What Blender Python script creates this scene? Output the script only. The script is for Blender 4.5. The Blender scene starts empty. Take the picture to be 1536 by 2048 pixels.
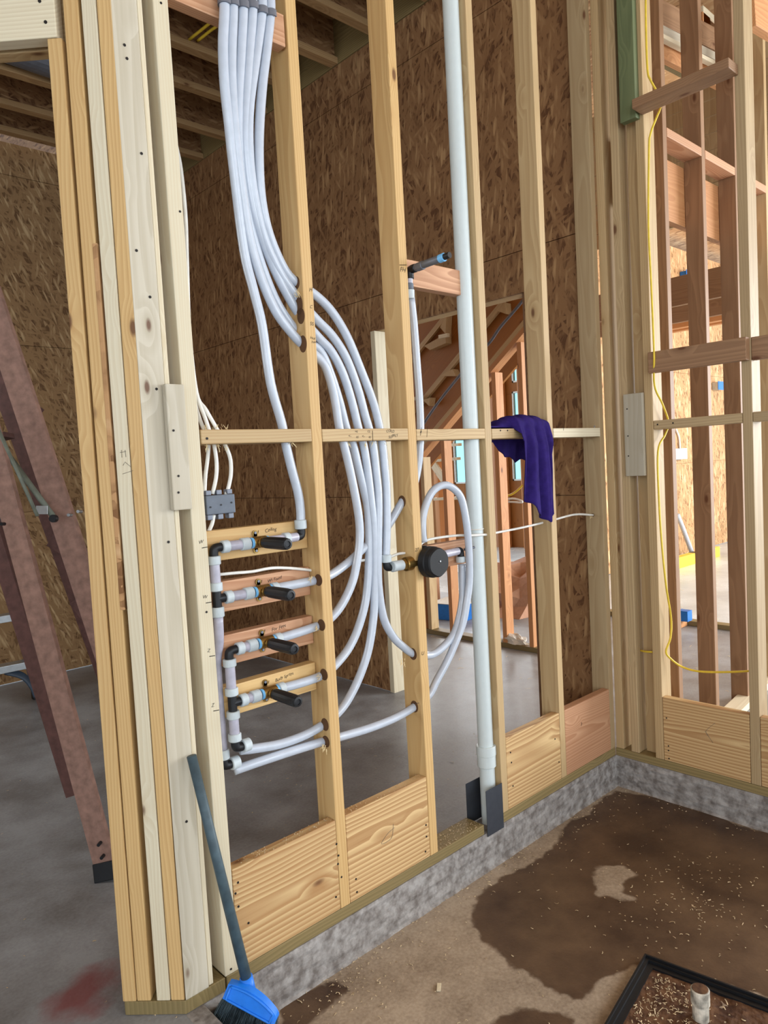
import bpy, bmesh, math, random
from mathutils import Vector, Matrix, noise
random.seed(7)
SC = bpy.context.scene
COL = SC.collection
S = .4064                      # stud spacing (16 in)

# ------------------------------------------------------------------ camera
CAM = Vector((-2.98613618, -1.73435525, 1.40899731))
YAW, PITCH, ROLL, FPX = .826342639, .0637326498, -.0557703744, 1445.0906
fw = Vector((math.cos(YAW)*math.cos(PITCH), math.sin(YAW)*math.cos(PITCH), -math.sin(PITCH)))
rt = Vector((math.sin(YAW), -math.cos(YAW), 0)); up = rt.cross(fw)
rt, up = math.cos(ROLL)*rt+math.sin(ROLL)*up, -math.sin(ROLL)*rt+math.cos(ROLL)*up
cd = bpy.data.cameras.new('camera'); cam = bpy.data.objects.new('camera', cd); COL.objects.link(cam)
cam.matrix_world = Matrix((( rt.x, up.x, -fw.x, CAM.x), (rt.y, up.y, -fw.y, CAM.y), (rt.z, up.z, -fw.z, CAM.z), (0, 0, 0, 1)))
cd.sensor_fit = 'VERTICAL'; cd.sensor_height = 24; cd.lens = 24*FPX/2048; cd.clip_start = .02; cd.clip_end = 200
SC.camera = cam

# ------------------------------------------------------------------ light
w = bpy.data.worlds.new('world'); SC.world = w; w.use_nodes = True
bg = w.node_tree.nodes['Background']; bg.inputs[0].default_value = (.80, .90, 1.0, 1); bg.inputs[1].default_value = 2.6
SC.view_settings.view_transform = 'Standard'; SC.view_settings.look = 'None'
SC.view_settings.exposure = -.15; SC.view_settings.gamma = 1; SC.view_settings.use_curve_mapping = False
def area(name, loc, target, sx, sy, power, color):
    l = bpy.data.lights.new(name, 'AREA'); l.shape = 'RECTANGLE'; l.size = sx; l.size_y = sy; l.energy = power; l.color = color
    o = bpy.data.objects.new(name, l); COL.objects.link(o); o.location = loc
    o.rotation_euler = (Vector(target)-Vector(loc)).to_track_quat('-Z', 'Y').to_euler(); return o
area('daylight_front_fill', (-5.2, -5.0, 2.2), (-1.2, 0, 1.2), 3.0, 2.2, 70, (.93, .97, 1))  # area lamp added behind the camera as soft daylight; no window is built
area('daylight_side_fill', (-.2, -5.4, 2.0), (-1.6, 0, 1.2), 2.0, 2.0, 40, (.95, .98, 1))  # second added fill lamp, out of view, not set in any window
area('daylight_far_room', (6.0, -3.6, 2.3), (3.6, 2.0, .6), 5.0, 2.6, 800, (.95, .98, 1))
area('daylight_room_fill', (-4.2, 2.2, 1.9), (-1.5, 2.2, .9), 1.6, 1.4, 45, (.95, .98, 1))  # area lamp added to brighten the room behind, in front of a closed wall
area('daylight_stair_room', (5.0, 5.6, 2.4), (1.6, 1.6, 1.0), 2.5, 2.0, 160, (.95, .98, 1))

# ------------------------------------------------------------------ photo point -> point on a real plane
def ray(px, py): return fw + rt*((px-768)/FPX) - up*((py-1024)/FPX)
def U(px, py, X=None, Y=None, Z=None):
    d = ray(px, py)
    if X is not None: t = (X-CAM.x)/d.x
    elif Y is not None: t = (Y-CAM.y)/d.y
    else: t = (Z-CAM.z)/d.z
    return CAM + d*t
def D(px, py, depth): return CAM + ray(px, py)*depth

# ------------------------------------------------------------------ helpers
def tag(o, label=None, cat=None, group=None, kind=None):
    if label: o['label'] = label
    if cat: o['category'] = cat
    if group: o['group'] = group
    if kind: o['kind'] = kind
    return o
def link(name, bm, m, parent=None, loc=None, mw=None, smooth=False):
    me = bpy.data.meshes.new(name); bm.normal_update(); bm.to_mesh(me); bm.free()
    if m is not None: me.materials.append(m)
    if smooth:
        for p in me.polygons: p.use_smooth = True
    o = bpy.data.objects.new(name, me); COL.objects.link(o)
    if mw is not None: o.matrix_world = mw
    elif loc is not None: o.location = loc
    if parent is not None:
        o.parent = parent; bpy.context.view_layer.update() if False else None
        o.matrix_parent_inverse = pworld(parent).inverted()
    return o
def pworld(o):
    m = Matrix.LocRotScale(o.location, o.rotation_euler, o.scale)
    if o.parent: m = pworld(o.parent) @ o.matrix_parent_inverse @ m
    return m
def empty(name, loc, label, cat, group=None):
    o = bpy.data.objects.new(name, None); o.empty_display_size = .05; COL.objects.link(o); o.location = loc
    return tag(o, label, cat, group)
def box_bm(cx, cy, L, bev=.003, bm=None):
    """cross section cx by cy centred on z axis, length L up from 0"""
    bm = bm or bmesh.new()
    r = bmesh.ops.create_cube(bm, size=1)
    for v in r['verts']: v.co = Vector((v.co.x*cx, v.co.y*cy, (v.co.z+.5)*L))
    if bev:
        es = list({e for v in r['verts'] for e in v.link_edges})
        bmesh.ops.bevel(bm, geom=es, offset=bev, segments=2, affect='EDGES', profile=.6)
    return bm
def lumber(name, p0, p1, wide, thick, wdir, m, parent=None, bev=.003):
    """length of lumber whose centre line runs p0 -> p1; wdir = world direction of its wide face"""
    p0 = Vector(p0); p1 = Vector(p1); z = (p1-p0); L = z.length; z.normalize()
    x = Vector(wdir); x = (x - z*x.dot(z)).normalized(); y = z.cross(x)
    mw = Matrix(((x.x, y.x, z.x, p0.x), (x.y, y.y, z.y, p0.y), (x.z, y.z, z.z, p0.z), (0, 0, 0, 1)))
    return link(name, box_bm(wide, thick, L, min(bev, thick*.2)), m, parent, mw=mw)
def board(name, xr, yr, zr, m, parent=None, lean=(0, 0), bev=.003):
    """axis-aligned board; the grain follows its longest side"""
    d = [xr[1]-xr[0], yr[1]-yr[0], zr[1]-zr[0]]; c = [(xr[0]+xr[1])/2, (yr[0]+yr[1])/2, (zr[0]+zr[1])/2]
    a = d.index(max(d)); rest = [i for i in range(3) if i != a]; wd = max(rest, key=lambda i: d[i]); th = [i for i in rest if i != wd][0]
    p0 = Vector(c); p1 = Vector(c); p0[a] -= d[a]/2; p1[a] += d[a]/2
    if a == 2: p1.x += lean[0]; p1.y += lean[1]
    wv = Vector((0, 0, 0)); wv[wd] = 1
    return lumber(name, p0, p1, d[wd], d[th], wv, m, parent, bev)
def catmull(P, n=6):
    out = []
    Q = [P[0]*2-P[1]] + P + [P[-1]*2-P[-2]]
    for i in range(1, len(Q)-2):
        a, b, c, d = Q[i-1:i+3]
        for k in range(n):
            t = k/n
            out.append(.5*((2*b)+(c-a)*t+(2*a-5*b+4*c-d)*t*t+(3*b-a-3*c+d)*t**3))
    out.append(P[-1]); return out
def tube_bm(P, r, seg=12, bm=None, cap=True, flat=1.0):
    bm = bm or bmesh.new(); rings = []; N = None
    for i, p in enumerate(P):
        t = (P[min(i+1, len(P)-1)]-P[max(i-1, 0)])
        t = t.normalized() if t.length > 1e-9 else Vector((0, 0, 1))
        if N is None: N = t.orthogonal().normalized()
        N = (N-t*N.dot(t)); N = N.normalized() if N.length > 1e-6 else t.orthogonal().normalized()
        B = t.cross(N); rr = r[i] if isinstance(r, (list, tuple)) else r
        rings.append([bm.verts.new(p+N*math.cos(2*math.pi*k/seg)*rr+B*math.sin(2*math.pi*k/seg)*rr*flat) for k in range(seg)])
    for a, b in zip(rings, rings[1:]):
        for k in range(seg): bm.faces.new((a[k], a[(k+1) % seg], b[(k+1) % seg], b[k]))
    if cap: bm.faces.new(rings[0][::-1]); bm.faces.new(rings[-1])
    return bm
def tube(name, P, r, m, parent=None, n=6, seg=12, spline=True, flat=1.0):
    P = [Vector(p) for p in P]
    if spline and len(P) > 2: P = catmull(P, n)
    o = P[0].copy(); Q = [p-o for p in P]
    ob = link(name, tube_bm(Q, r, seg, flat=flat), m, parent, loc=o, smooth=True)
    return ob
def cyl(name, a, b, r, m, parent=None, seg=24, bev=0.0, r2=None):
    """cylinder from a to b with softened rims"""
    a = Vector(a); b = Vector(b); L = (b-a).length; r2 = r2 or r; e = bev or min(L, r)*.08; d = (b-a)/L
    ts = [(0, r-e), (e, r), (L-e, r2), (L, r2-e)]
    P = [d*t for t, _ in ts]
    bm = bmesh.new(); N = d.orthogonal().normalized(); B = d.cross(N); rings = []
    for (t, rr) in ts: rings.append([bm.verts.new(d*t+(N*math.cos(2*math.pi*k/seg)+B*math.sin(2*math.pi*k/seg))*rr) for k in range(seg)])
    for p, q in zip(rings, rings[1:]):
        for k in range(seg): bm.faces.new((p[k], p[(k+1) % seg], q[(k+1) % seg], q[k]))
    bm.faces.new(rings[0][::-1]); bm.faces.new(rings[-1])
    return link(name, bm, m, parent, loc=a, smooth=False)

# ------------------------------------------------------------------ materials
def lin(c): return tuple(((v/255)/12.92 if v/255 <= .04045 else ((v/255+.055)/1.055)**2.4) for v in c)+(1,)
class NT:
    def __init__(s, name, rough=.6, spec=.3):
        s.m = bpy.data.materials.new(name); s.m.use_nodes = True; s.t = s.m.node_tree; s.b = s.t.nodes['Principled BSDF']
        s.b.inputs['Roughness'].default_value = rough; s.b.inputs['Specular IOR Level'].default_value = spec
    def n(s, typ, **k):
        x = s.t.nodes.new(typ)
        for a, v in k.items():
            if a.startswith('i_'): x.inputs[a[2:].replace('_', ' ')].default_value = v
            else: setattr(x, a, v)
        return x
    def l(s, a, b): s.t.links.new(a, b)
    def math(s, op, a, b=None, c=None, clamp=False):
        x = s.n('ShaderNodeMath', operation=op); x.use_clamp = clamp
        for i, v in enumerate((a, b, c)):
            if v is None: continue
            if isinstance(v, (int, float)): x.inputs[i].default_value = v
            else: s.l(v, x.inputs[i])
        return x.outputs[0]
    def mix(s, f, a, b, mode='MIX'):
        x = s.n('ShaderNodeMix', data_type='RGBA', blend_type=mode)
        for i, v in ((0, f), (6, a), (7, b)):
            if isinstance(v, (int, float)): x.inputs[i].default_value = v
            elif isinstance(v, tuple): x.inputs[i].default_value = v
            else: s.l(v, x.inputs[i])
        return x.outputs[2]
    def ramp(s, f, pts):
        x = s.n('ShaderNodeValToRGB'); e = x.color_ramp.elements
        while len(e) < len(pts): e.new(.5)
        for i, (p, c) in enumerate(pts): e[i].position = p; e[i].color = c if len(c) == 4 else c+(1,)
        s.l(f, x.inputs[0]); return x.outputs[0]
    def bump(s, h, strength=.3, dist=.002):
        x = s.n('ShaderNodeBump'); x.inputs['Strength'].default_value = strength; x.inputs['Distance'].default_value = dist
        s.l(h, x.inputs['Height']); s.l(x.outputs[0], s.b.inputs['Normal'])
def plain(name, c, rough=.5, metal=0, spec=.4, noise_amt=.06, sss=0):
    t = NT(name, rough, spec); co = t.n('ShaderNodeTexCoord'); nz = t.n('ShaderNodeTexNoise', i_Scale=35.0, i_Detail=3.0)
    t.l(co.outputs['Object'], nz.inputs['Vector']); c = lin(c)
    lo = tuple(max(0, v*(1-noise_amt*2)) for v in c[:3])+(1,); hi = tuple(min(1, v*(1+noise_amt)) for v in c[:3])+(1,)
    t.l(t.ramp(nz.outputs[0], [(.3, lo), (.7, hi)]), t.b.inputs['Base Color']); t.b.inputs['Metallic'].default_value = metal
    if sss: t.b.inputs['Subsurface Weight'].default_value = sss; t.b.inputs['Subsurface Radius'].default_value = (.01, .01, .012)
    return t.m
def wood(name, c, dark, knot=(92, 52, 30), ring=70, contrast=.55, rough=.55, knots=1.0, stain=.25, pitch=.09):
    """sawn lumber: growth rings round an off-centre pith, fibre streaks, knots"""
    t = NT(name, rough, .3); co = t.n('ShaderNodeTexCoord'); oi = t.n('ShaderNodeObjectInfo')
    sc = t.n('ShaderNodeVectorMath', operation='SCALE'); sc.inputs[0].default_value = (3.1, 7.7, 29.3); t.l(oi.outputs['Random'], sc.inputs['Scale'])
    ad = t.n('ShaderNodeVectorMath', operation='ADD'); t.l(co.outputs['Object'], ad.inputs[0]); t.l(sc.outputs[0], ad.inputs[1]); V = ad.outputs[0]
    def stretched(scale, nscale, detail=2.0):
        mp = t.n('ShaderNodeMapping'); mp.inputs['Scale'].default_value = scale; t.l(V, mp.inputs[0])
        nz = t.n('ShaderNodeTexNoise', i_Scale=nscale, i_Detail=detail); t.l(mp.outputs[0], nz.inputs['Vector']); return nz
    # knots, which also push the grain aside
    mk = t.n('ShaderNodeMapping'); mk.inputs['Scale'].default_value = (8.5, 8.5, 3.6); t.l(V, mk.inputs[0])
    vo = t.n('ShaderNodeTexVoronoi', i_Scale=1.0); t.l(mk.outputs[0], vo.inputs['Vector']); kd = vo.outputs['Distance']
    kmask = t.ramp(kd, [(.050*knots, (1, 1, 1)), (.095*knots+.001, (0, 0, 0))])
    kpush = t.ramp(kd, [(0, (1, 1, 1)), (.30, (0, 0, 0))])
    dn = stretched((1, 1, .16), 6.0, 2.0)
    # distance from pith
    sp = t.n('ShaderNodeSeparateXYZ'); t.l(co.outputs['Object'], sp.inputs[0])
    r1 = t.math('MULTIPLY_ADD', oi.outputs['Random'], .08, -.04)
    x = t.math('SUBTRACT', sp.outputs['X'], r1)
    dsp = t.math('MULTIPLY_ADD', dn.outputs[0], .085, -.04)
    x = t.math('ADD', x, t.math('MULTIPLY', dsp, .6))
    y = t.math('ADD', t.math('ADD', sp.outputs['Y'], pitch), t.math('MULTIPLY', dsp, 1.0))
    rr = t.math('SQRT', t.math('ADD', t.math('MULTIPLY', x, x), t.math('MULTIPLY', y, y)))
    rr = t.math('ADD', rr, t.math('MULTIPLY', kpush, .022))
    ph = t.math('FRACT', t.math('MULTIPLY', rr, float(ring)*2))
    line = t.ramp(ph, [(0, (0, 0, 0)), (.72, (1, 1, 1)), (.93, (1, 1, 1)), (1, (0, 0, 0))])
    fib = stretched((60, 60, 1.6), 2.2, 3.0); st = stretched((4, 4, .9), 1.3, 2.0)
    g = t.math('MULTIPLY', line, contrast)
    g = t.math('ADD', g, t.math('MULTIPLY_ADD', fib.outputs[0], .5, -.25), clamp=True)
    hv = t.n('ShaderNodeHueSaturation'); hv.inputs['Color'].default_value = lin(c)
    t.l(t.math('MULTIPLY_ADD', oi.outputs['Random'], .24, .88), hv.inputs['Value'])
    base = t.mix(g, hv.outputs[0], lin(dark))
    base = t.mix(t.math('MULTIPLY', t.ramp(st.outputs[0], [(.5, (0, 0, 0)), (.8, (1, 1, 1))]), stain), base, lin(dark))
    halo = t.ramp(kd, [(.09*knots, (1, 1, 1)), (.20*knots+.002, (0, 0, 0))])
    base = t.mix(t.math('MULTIPLY', halo, .35), base, lin(dark))
    base = t.mix(t.math('MULTIPLY', kmask, .85), base, lin(knot))
    t.l(base, t.b.inputs['Base Color']); t.bump(t.math('MULTIPLY', g, -1.0), .12, .001)
    return t.m
def osb(name, c_lo, c_mid, c_hi, ang=0.0, rough=.7, dens=1.0):
    """strand board: three layers of long flakes lying across each other"""
    t = NT(name, rough, .25); co = t.n('ShaderNodeTexCoord'); nz = t.n('ShaderNodeTexNoise', i_Scale=9.0, i_Detail=2.0)
    t.l(co.outputs['Object'], nz.inputs['Vector'])
    off = t.n('ShaderNodeVectorMath', operation='SCALE'); t.l(nz.outputs[1], off.inputs[0]); off.inputs['Scale'].default_value = .022
    add = t.n('ShaderNodeVectorMath', operation='ADD'); t.l(co.outputs['Object'], add.inputs[0]); t.l(off.outputs[0], add.inputs[1])
    val = None
    for i, (a, sx, sz) in enumerate(((.10, 62, 11), (-.45, 54, 12), (.55, 66, 12), (1.2, 50, 13))):
        rot = t.n('ShaderNodeMapping'); rot.inputs['Rotation'].default_value = (0, a+ang, 0); rot.inputs['Location'].default_value = (i*3.1, 0, i*1.7)
        t.l(add.outputs[0], rot.inputs[0])
        mp = t.n('ShaderNodeMapping'); mp.inputs['Scale'].default_value = (sx*dens, 12, sz*dens); t.l(rot.outputs[0], mp.inputs[0])
        vo = t.n('ShaderNodeTexVoronoi', i_Scale=1.0); t.l(mp.outputs[0], vo.inputs['Vector'])
        sp = t.n('ShaderNodeSeparateColor'); t.l(vo.outputs['Color'], sp.inputs[0])
        v = t.math('MULTIPLY', sp.outputs[0], (1.0, .88, .8, .8)[i])
        v = t.math('SUBTRACT', v, t.math('MULTIPLY', vo.outputs['Distance'], .30))
        val = v if val is None else t.math('MAXIMUM', val, v)
    big = t.n('ShaderNodeTexNoise', i_Scale=2.2, i_Detail=2.0); t.l(co.outputs['Object'], big.inputs['Vector'])
    fine = t.n('ShaderNodeMapping'); fine.inputs['Scale'].default_value = (170, 40, 22); fine.inputs['Rotation'].default_value = (0, ang, 0); t.l(add.outputs[0], fine.inputs[0])
    fn = t.n('ShaderNodeTexNoise', i_Scale=1.0, i_Detail=2.0); t.l(fine.outputs[0], fn.inputs['Vector'])
    val = t.math('ADD', val, t.math('MULTIPLY_ADD', fn.outputs[0], .26, -.13)); val = t.math('ADD', val, t.math('MULTIPLY_ADD', big.outputs[0], .3, -.15))
    col = t.ramp(val, [(.22, lin(c_lo)), (.5, lin(c_mid)), (.66, lin(c_mid)), (.92, lin(c_hi))])
    t.l(col, t.b.inputs['Base Color']); t.bump(val, .35, .002)
    return t.m
def concrete(name, c1, c2, rough=.55, scale=3.0, red=None):
    t = NT(name, rough, .35); co = t.n('ShaderNodeTexCoord')
    a = t.n('ShaderNodeTexNoise', i_Scale=scale, i_Detail=6.0, i_Roughness=.6); t.l(co.outputs['Object'], a.inputs['Vector'])
    b = t.n('ShaderNodeTexNoise', i_Scale=90.0, i_Detail=4.0); t.l(co.outputs['Object'], b.inputs['Vector'])
    v = t.math('ADD', t.math('MULTIPLY', a.outputs[0], .8), t.math('MULTIPLY', b.outputs[0], .2))
    col = t.ramp(v, [(.38, lin(c2)), (.62, lin(c1))])
    if red:                                     # spilt marking chalk, a stain with a shape of its own
        ctr, rad, rc = red
        vm = t.n('ShaderNodeVectorMath', operation='SUBTRACT'); t.l(co.outputs['Object'], vm.inputs[0]); vm.inputs[1].default_value = ctr
        ms = t.n('ShaderNodeVectorMath', operation='DIVIDE'); t.l(vm.outputs[0], ms.inputs[0]); ms.inputs[1].default_value = rad
        ln = t.n('ShaderNodeVectorMath', operation='LENGTH'); t.l(ms.outputs[0], ln.inputs[0])
        c = t.n('ShaderNodeTexNoise', i_Scale=7.0, i_Detail=5.0); t.l(co.outputs['Object'], c.inputs['Vector'])
        f = t.math('ADD', ln.outputs['Value'], t.math('MULTIPLY_ADD', c.outputs[0], 2.2, -1.1))
        col = t.mix(t.ramp(f, [(.4, (.75, .75, .75)), (1.1, (0, 0, 0))]), col, lin(rc))
    t.l(col, t.b.inputs['Base Color']); t.bump(b.outputs[0], .25, .002)
    rg = t.math('MULTIPLY_ADD', a.outputs[0], .3, rough-.15); t.l(rg, t.b.inputs['Roughness'])
    return t.m

M_white = wood('spruce_pale', (216, 206, 180), (192, 172, 136), contrast=.35, ring=60, stain=.2, knots=.8)
M_grey = wood('spruce_silvery', (188, 180, 162), (158, 146, 122), contrast=.35, ring=45, stain=.3, knots=.8)
M_yel = wood('pine_honey', (208, 174, 120), (180, 138, 84), contrast=.5, ring=55)
M_tan = wood('pine_tan', (194, 168, 126), (162, 128, 84), contrast=.45, ring=55)
M_tan2 = wood('pine_dusty', (180, 157, 120), (146, 118, 82), contrast=.4, ring=50)
M_board = wood('pine_wide_grain', (206, 176, 128), (160, 116, 72), contrast=.75, ring=38, knots=1.2, stain=.15, pitch=.035)
M_fir = wood('fir_pink', (198, 154, 120), (162, 110, 76), contrast=.6, ring=75, knots=.5)
M_brown = wood('pine_brown', (152, 118, 88), (114, 82, 58), contrast=.4, ring=50)
M_orange = wood('fir_orange', (200, 146, 98), (166, 104, 62), contrast=.4, ring=55)
M_joist = wood('joist_flange', (176, 144, 102), (130, 96, 60), contrast=.4, ring=60)
M_treat = wood('treated_plate', (142, 124, 84), (106, 92, 58), contrast=.5, ring=50, knots=.4)
M_green = wood('treated_green', (112, 122, 86), (84, 94, 66), contrast=.5, ring=60, knots=.4, pitch=.04)
M_lvl = wood('stringer_brown', (156, 102, 48), (116, 72, 32), contrast=.3, ring=90, knots=.7)
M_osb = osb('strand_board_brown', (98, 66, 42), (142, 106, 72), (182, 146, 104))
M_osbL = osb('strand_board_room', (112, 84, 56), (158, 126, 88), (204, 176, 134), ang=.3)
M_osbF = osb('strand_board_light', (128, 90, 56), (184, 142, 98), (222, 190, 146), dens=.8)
M_conc = concrete('concrete_slab', (158, 161, 164), (120, 119, 119), rough=.42, red=((-2.36, .29, 0), (.13, .10, 1), (132, 62, 62)))
M_wet = concrete('wet_slab_painted_sheen', (206, 216, 220), (170, 182, 188), rough=.25, scale=1.2)  # wet slab; the bright reflected daylight is put into its paler base colour
M_curb = concrete('concrete_curb', (164, 160, 156), (108, 101, 96), rough=.8, scale=22)
M_pex = plain('white_tubing', (184, 192, 204), .20, spec=.8, noise_amt=.03)
M_tubei = plain('frosted_tubing', (176, 174, 188), .28, spec=.6, noise_amt=.10)
M_collar = plain('white_collar', (192, 202, 206), .35)
M_blue_ring = plain('light_blue_ring', (120, 190, 240), .4)
M_brass = plain('brass', (150, 120, 66), .35, metal=.9, noise_amt=.15)
M_black = plain('black_plastic', (22, 24, 28), .45, noise_amt=.1)
M_ink = plain('marker_ink', (24, 18, 16), .7)
M_pencil = plain('pencil', (120, 110, 96), .7)
M_pvc = plain('white_pvc', (204, 214, 214), .32, spec=.5, noise_amt=.012)
M_pvcd = plain('dirty_pvc', (206, 198, 182), .6, noise_amt=.35)
M_steel = plain('galvanised_steel', (120, 124, 134), .5, metal=.6)
M_dark_steel = plain('dark_steel_plate', (74, 78, 86), .5, metal=.5)
M_greybox = plain('grey_plastic', (96, 104, 116), .5)
M_wire = plain('white_cable', (232, 230, 222), .45)
M_ywire = plain('yellow_cable', (228, 196, 60), .5)
M_shirt = plain('purple_cloth', (46, 32, 98), .9, spec=.1, noise_amt=.12)
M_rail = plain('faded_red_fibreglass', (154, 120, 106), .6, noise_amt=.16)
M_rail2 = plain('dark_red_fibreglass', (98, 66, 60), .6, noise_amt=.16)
M_gstrut = plain('grey_green_steel', (112, 120, 108), .5, noise_amt=.12)
M_alu = plain('aluminium', (190, 196, 200), .35, metal=.8)
M_bluegrey = plain('blue_grey_plastic', (58, 72, 88), .5)
M_bluep = plain('bright_blue_plastic', (28, 120, 225), .4)
M_handle = plain('slate_handle', (66, 84, 92), .5, noise_amt=.15)
M_brist = plain('dark_bristle', (78, 94, 102), .6, noise_amt=.3)
M_bluebox = plain('blue_box_plastic', (34, 110, 190), .45)
M_dirt = concrete('brown_dirt', (110, 78, 52), (66, 40, 24), rough=.9, scale=20)
M_shav = plain('wood_shavings', (214, 194, 158), .8, noise_amt=.2)
M_splint = plain('wood_splinters', (236, 214, 166), .8)
M_glassy = plain('pale_window_frame', (226, 236, 236), .4)
tg = NT('sky_tint_glass', .0, .5); tg.b.inputs['Base Color'].default_value = (.30, .56, .60, 1); tg.b.inputs['Transmission Weight'].default_value = 1.0; tg.b.inputs['IOR'].default_value = 1.05; M_glass = tg.m  # tint put in so the white sky behind the panes shows as cyan
M_cardb = plain('brown_cardboard', (176, 132, 104), .8)
M_cloth = plain('white_rag', (220, 216, 206), .9)
M_blk_cap = plain('black_rubber', (20, 21, 24), .6)

# ------------------------------------------------------------------ setting
def multi_box(name, boxes, m, kind='structure', parent=None, bev=0):
    bm = bmesh.new()
    for (x, y, z) in boxes:
        r = bmesh.ops.create_cube(bm, size=1)
        for v in r['verts']: v.co = Vector(((x[0]+x[1])/2+v.co.x*(x[1]-x[0]), (y[0]+y[1])/2+v.co.y*(y[1]-y[0]), (z[0]+z[1])/2+v.co.z*(z[1]-z[0])))
    o = link(name, bm, m, parent)
    if kind: o['kind'] = kind
    return o
SX = -2.145
FZ = -.142
multi_box('floor', [((-9, 2.75), (0.0, 9), (-.3, 0)), ((-9, SX), (-8, 0.0), (-.3, 0)), ((.0, 1.5), (-8, 0.0), (-.3, 0))], M_conc)
multi_box('floor_far', [((1.5, 11), (-8, 0.0), (-.3, 0)), ((2.75, 11), (0.0, 9), (-.3, 0.0005))], M_wet)
# shower pan floor (recessed) with wet patch
def pip(p, poly):
    x, y = p; c = False; n = len(poly)
    for i in range(n):
        x1, y1 = poly[i]; x2, y2 = poly[i-1]
        if (y1 > y) != (y2 > y) and x < (x2-x1)*(y-y1)/(y2-y1)+x1: c = not c
    return c
def sdist(p, poly):
    best = 9.; P = Vector(p)
    for i in range(len(poly)):
        a = Vector(poly[i]); b = Vector(poly[i-1]); d = b-a; t = max(0, min(1, (P-a).dot(d)/max(d.dot(d), 1e-9)))
        best = min(best, (P-a-d*t).length)
    return best if pip(p, poly) else -best
def fpoly(pts): return [tuple(U(x, y, Z=FZ)[:2]) for x, y in pts]
wet1 = fpoly([(1232, 1583), (1205, 1598), (1188, 1610), (1182, 1630), (1140, 1640), (1122, 1662), (1120, 1680), (1095, 1705), (1050, 1735), (1000, 1755), (965, 1785), (945, 1815),
              (945, 1850), (965, 1880), (1000, 1905), (1020, 1930), (1075, 1960), (1110, 1985), (1160, 2000), (1210, 1955), (1290, 1925), (1420, 1960), (1560, 2000), (1900, 2100), (1900, 1700), (1560, 1668), (1480, 1652), (1380, 1610), (1300, 1592)])
wet2 = fpoly([(965, 2070), (1000, 2030), (1040, 2018), (1110, 2022), (1150, 2040), (1130, 2100), (960, 2110)])
wet3 = fpoly([(560, 2010), (600, 1985), (680, 1960), (700, 1975), (640, 2030), (590, 2080), (560, 2080)])
dry = fpoly([(1190, 1738), (1205, 1732), (1240, 1732), (1276, 1748), (1252, 1760), (1248, 1785), (1274, 1800), (1235, 1796), (1195, 1790), (1188, 1765)])
bm = bmesh.new(); x0, x1, y0, y1, st = SX, 0.0, -3.6, 0.0, .014
nx = int((x1-x0)/st)+1; ny = int((y1-y0)/st)+1
lay = bm.verts.layers.float.new('wet')
vg = [[bm.verts.new((x0+(x1-x0)*i/nx, y0+(y1-y0)*j/ny, FZ)) for j in range(ny+1)] for i in range(nx+1)]
for row in vg:
    for v in row:
        p = (v.co.x, v.co.y)
        if v.co.y < -1.6: v[lay] = -.3; continue
        d = max(sdist(p, wet1), sdist(p, wet2), sdist(p, wet3)); d = min(d, -sdist(p, dry))
        v[lay] = max(-.3, min(.3, d)); v.co.z += noise.noise(Vector((v.co.x*6, v.co.y*6, 0)))*.0012
for i in range(nx):
    for j in range(ny): bm.faces.new((vg[i][j], vg[i+1][j], vg[i+1][j+1], vg[i][j+1]))
t = NT('shower_floor_concrete', .7, .35)
co = t.n('ShaderNodeTexCoord'); at = t.n('ShaderNodeAttribute', attribute_name='wet')
a = t.n('ShaderNodeTexNoise', i_Scale=4.0, i_Detail=8.0, i_Roughness=.65); t.l(co.outputs['Object'], a.inputs['Vector'])
b = t.n('ShaderNodeTexNoise', i_Scale=110.0, i_Detail=3.0); t.l(co.outputs['Object'], b.inputs['Vector'])
e = t.n('ShaderNodeTexNoise', i_Scale=22.0, i_Detail=5.0); t.l(co.outputs['Object'], e.inputs['Vector'])
dd = t.math('ADD', at.outputs['Fac'], t.math('MULTIPLY_ADD', e.outputs[0], .05, -.025))
wf = t.ramp(t.math('ADD', dd, .5), [(.494, (0, 0, 0)), (.506, (1, 1, 1))])
dryc = t.ramp(t.math('ADD', t.math('MULTIPLY', a.outputs[0], .7), t.math('MULTIPLY', b.outputs[0], .3)), [(.36, lin((130, 114, 96))), (.6, lin((174, 158, 138)))])
wetc = t.ramp(a.outputs[0], [(.34, lin((68, 50, 38))), (.66, lin((104, 82, 62)))])
t.l(t.mix(wf, dryc, wetc), t.b.inputs['Base Color'])
t.l(t.math('MULTIPLY_ADD', wf, -.32, .78), t.b.inputs['Roughness']); t.bump(t.math('ADD', b.outputs[0], t.math('MULTIPLY', e.outputs[0], .6)), .35, .002)
o = link('floor_shower', bm, t.m, smooth=True); o['kind'] = 'structure'
# concrete curb faces round the recessed pan, slightly rough
def rough_wall(name, p0, p1, z0, z1, thick, m, seed=0):
    p0 = Vector(p0); p1 = Vector(p1); d = p1-p0; L = d.length; d.normalize(); nrm = Vector((d.y, -d.x, 0))
    n = int(L/.012); k = 12; bm = bmesh.new(); g = []
    for i in range(n+1):
        row = []
        for j in range(k+1):
            q = p0+d*(L*i/n); z = z0+(z1-z0)*j/k; off = .004+.004*noise.noise(Vector((i*.11+seed, z*60, 3)))+.0025*noise.noise(Vector((i*.5, z*200, seed)))
            if j == k: off = 0.002
            if j == 0: off += .012
            row.append(bm.verts.new((q.x+nrm.x*off, q.y+nrm.y*off, z)))
        row.append(bm.verts.new((q.x-nrm.x*thick, q.y-nrm.y*thick, z1)))
        g.append(row)
    for i in range(n):
        for j in range(k+1): bm.faces.new((g[i][j], g[i+1][j], g[i+1][j+1], g[i][j+1]))
    o = link(name, bm, m, smooth=False); o['kind'] = 'structure'; return o
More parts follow.
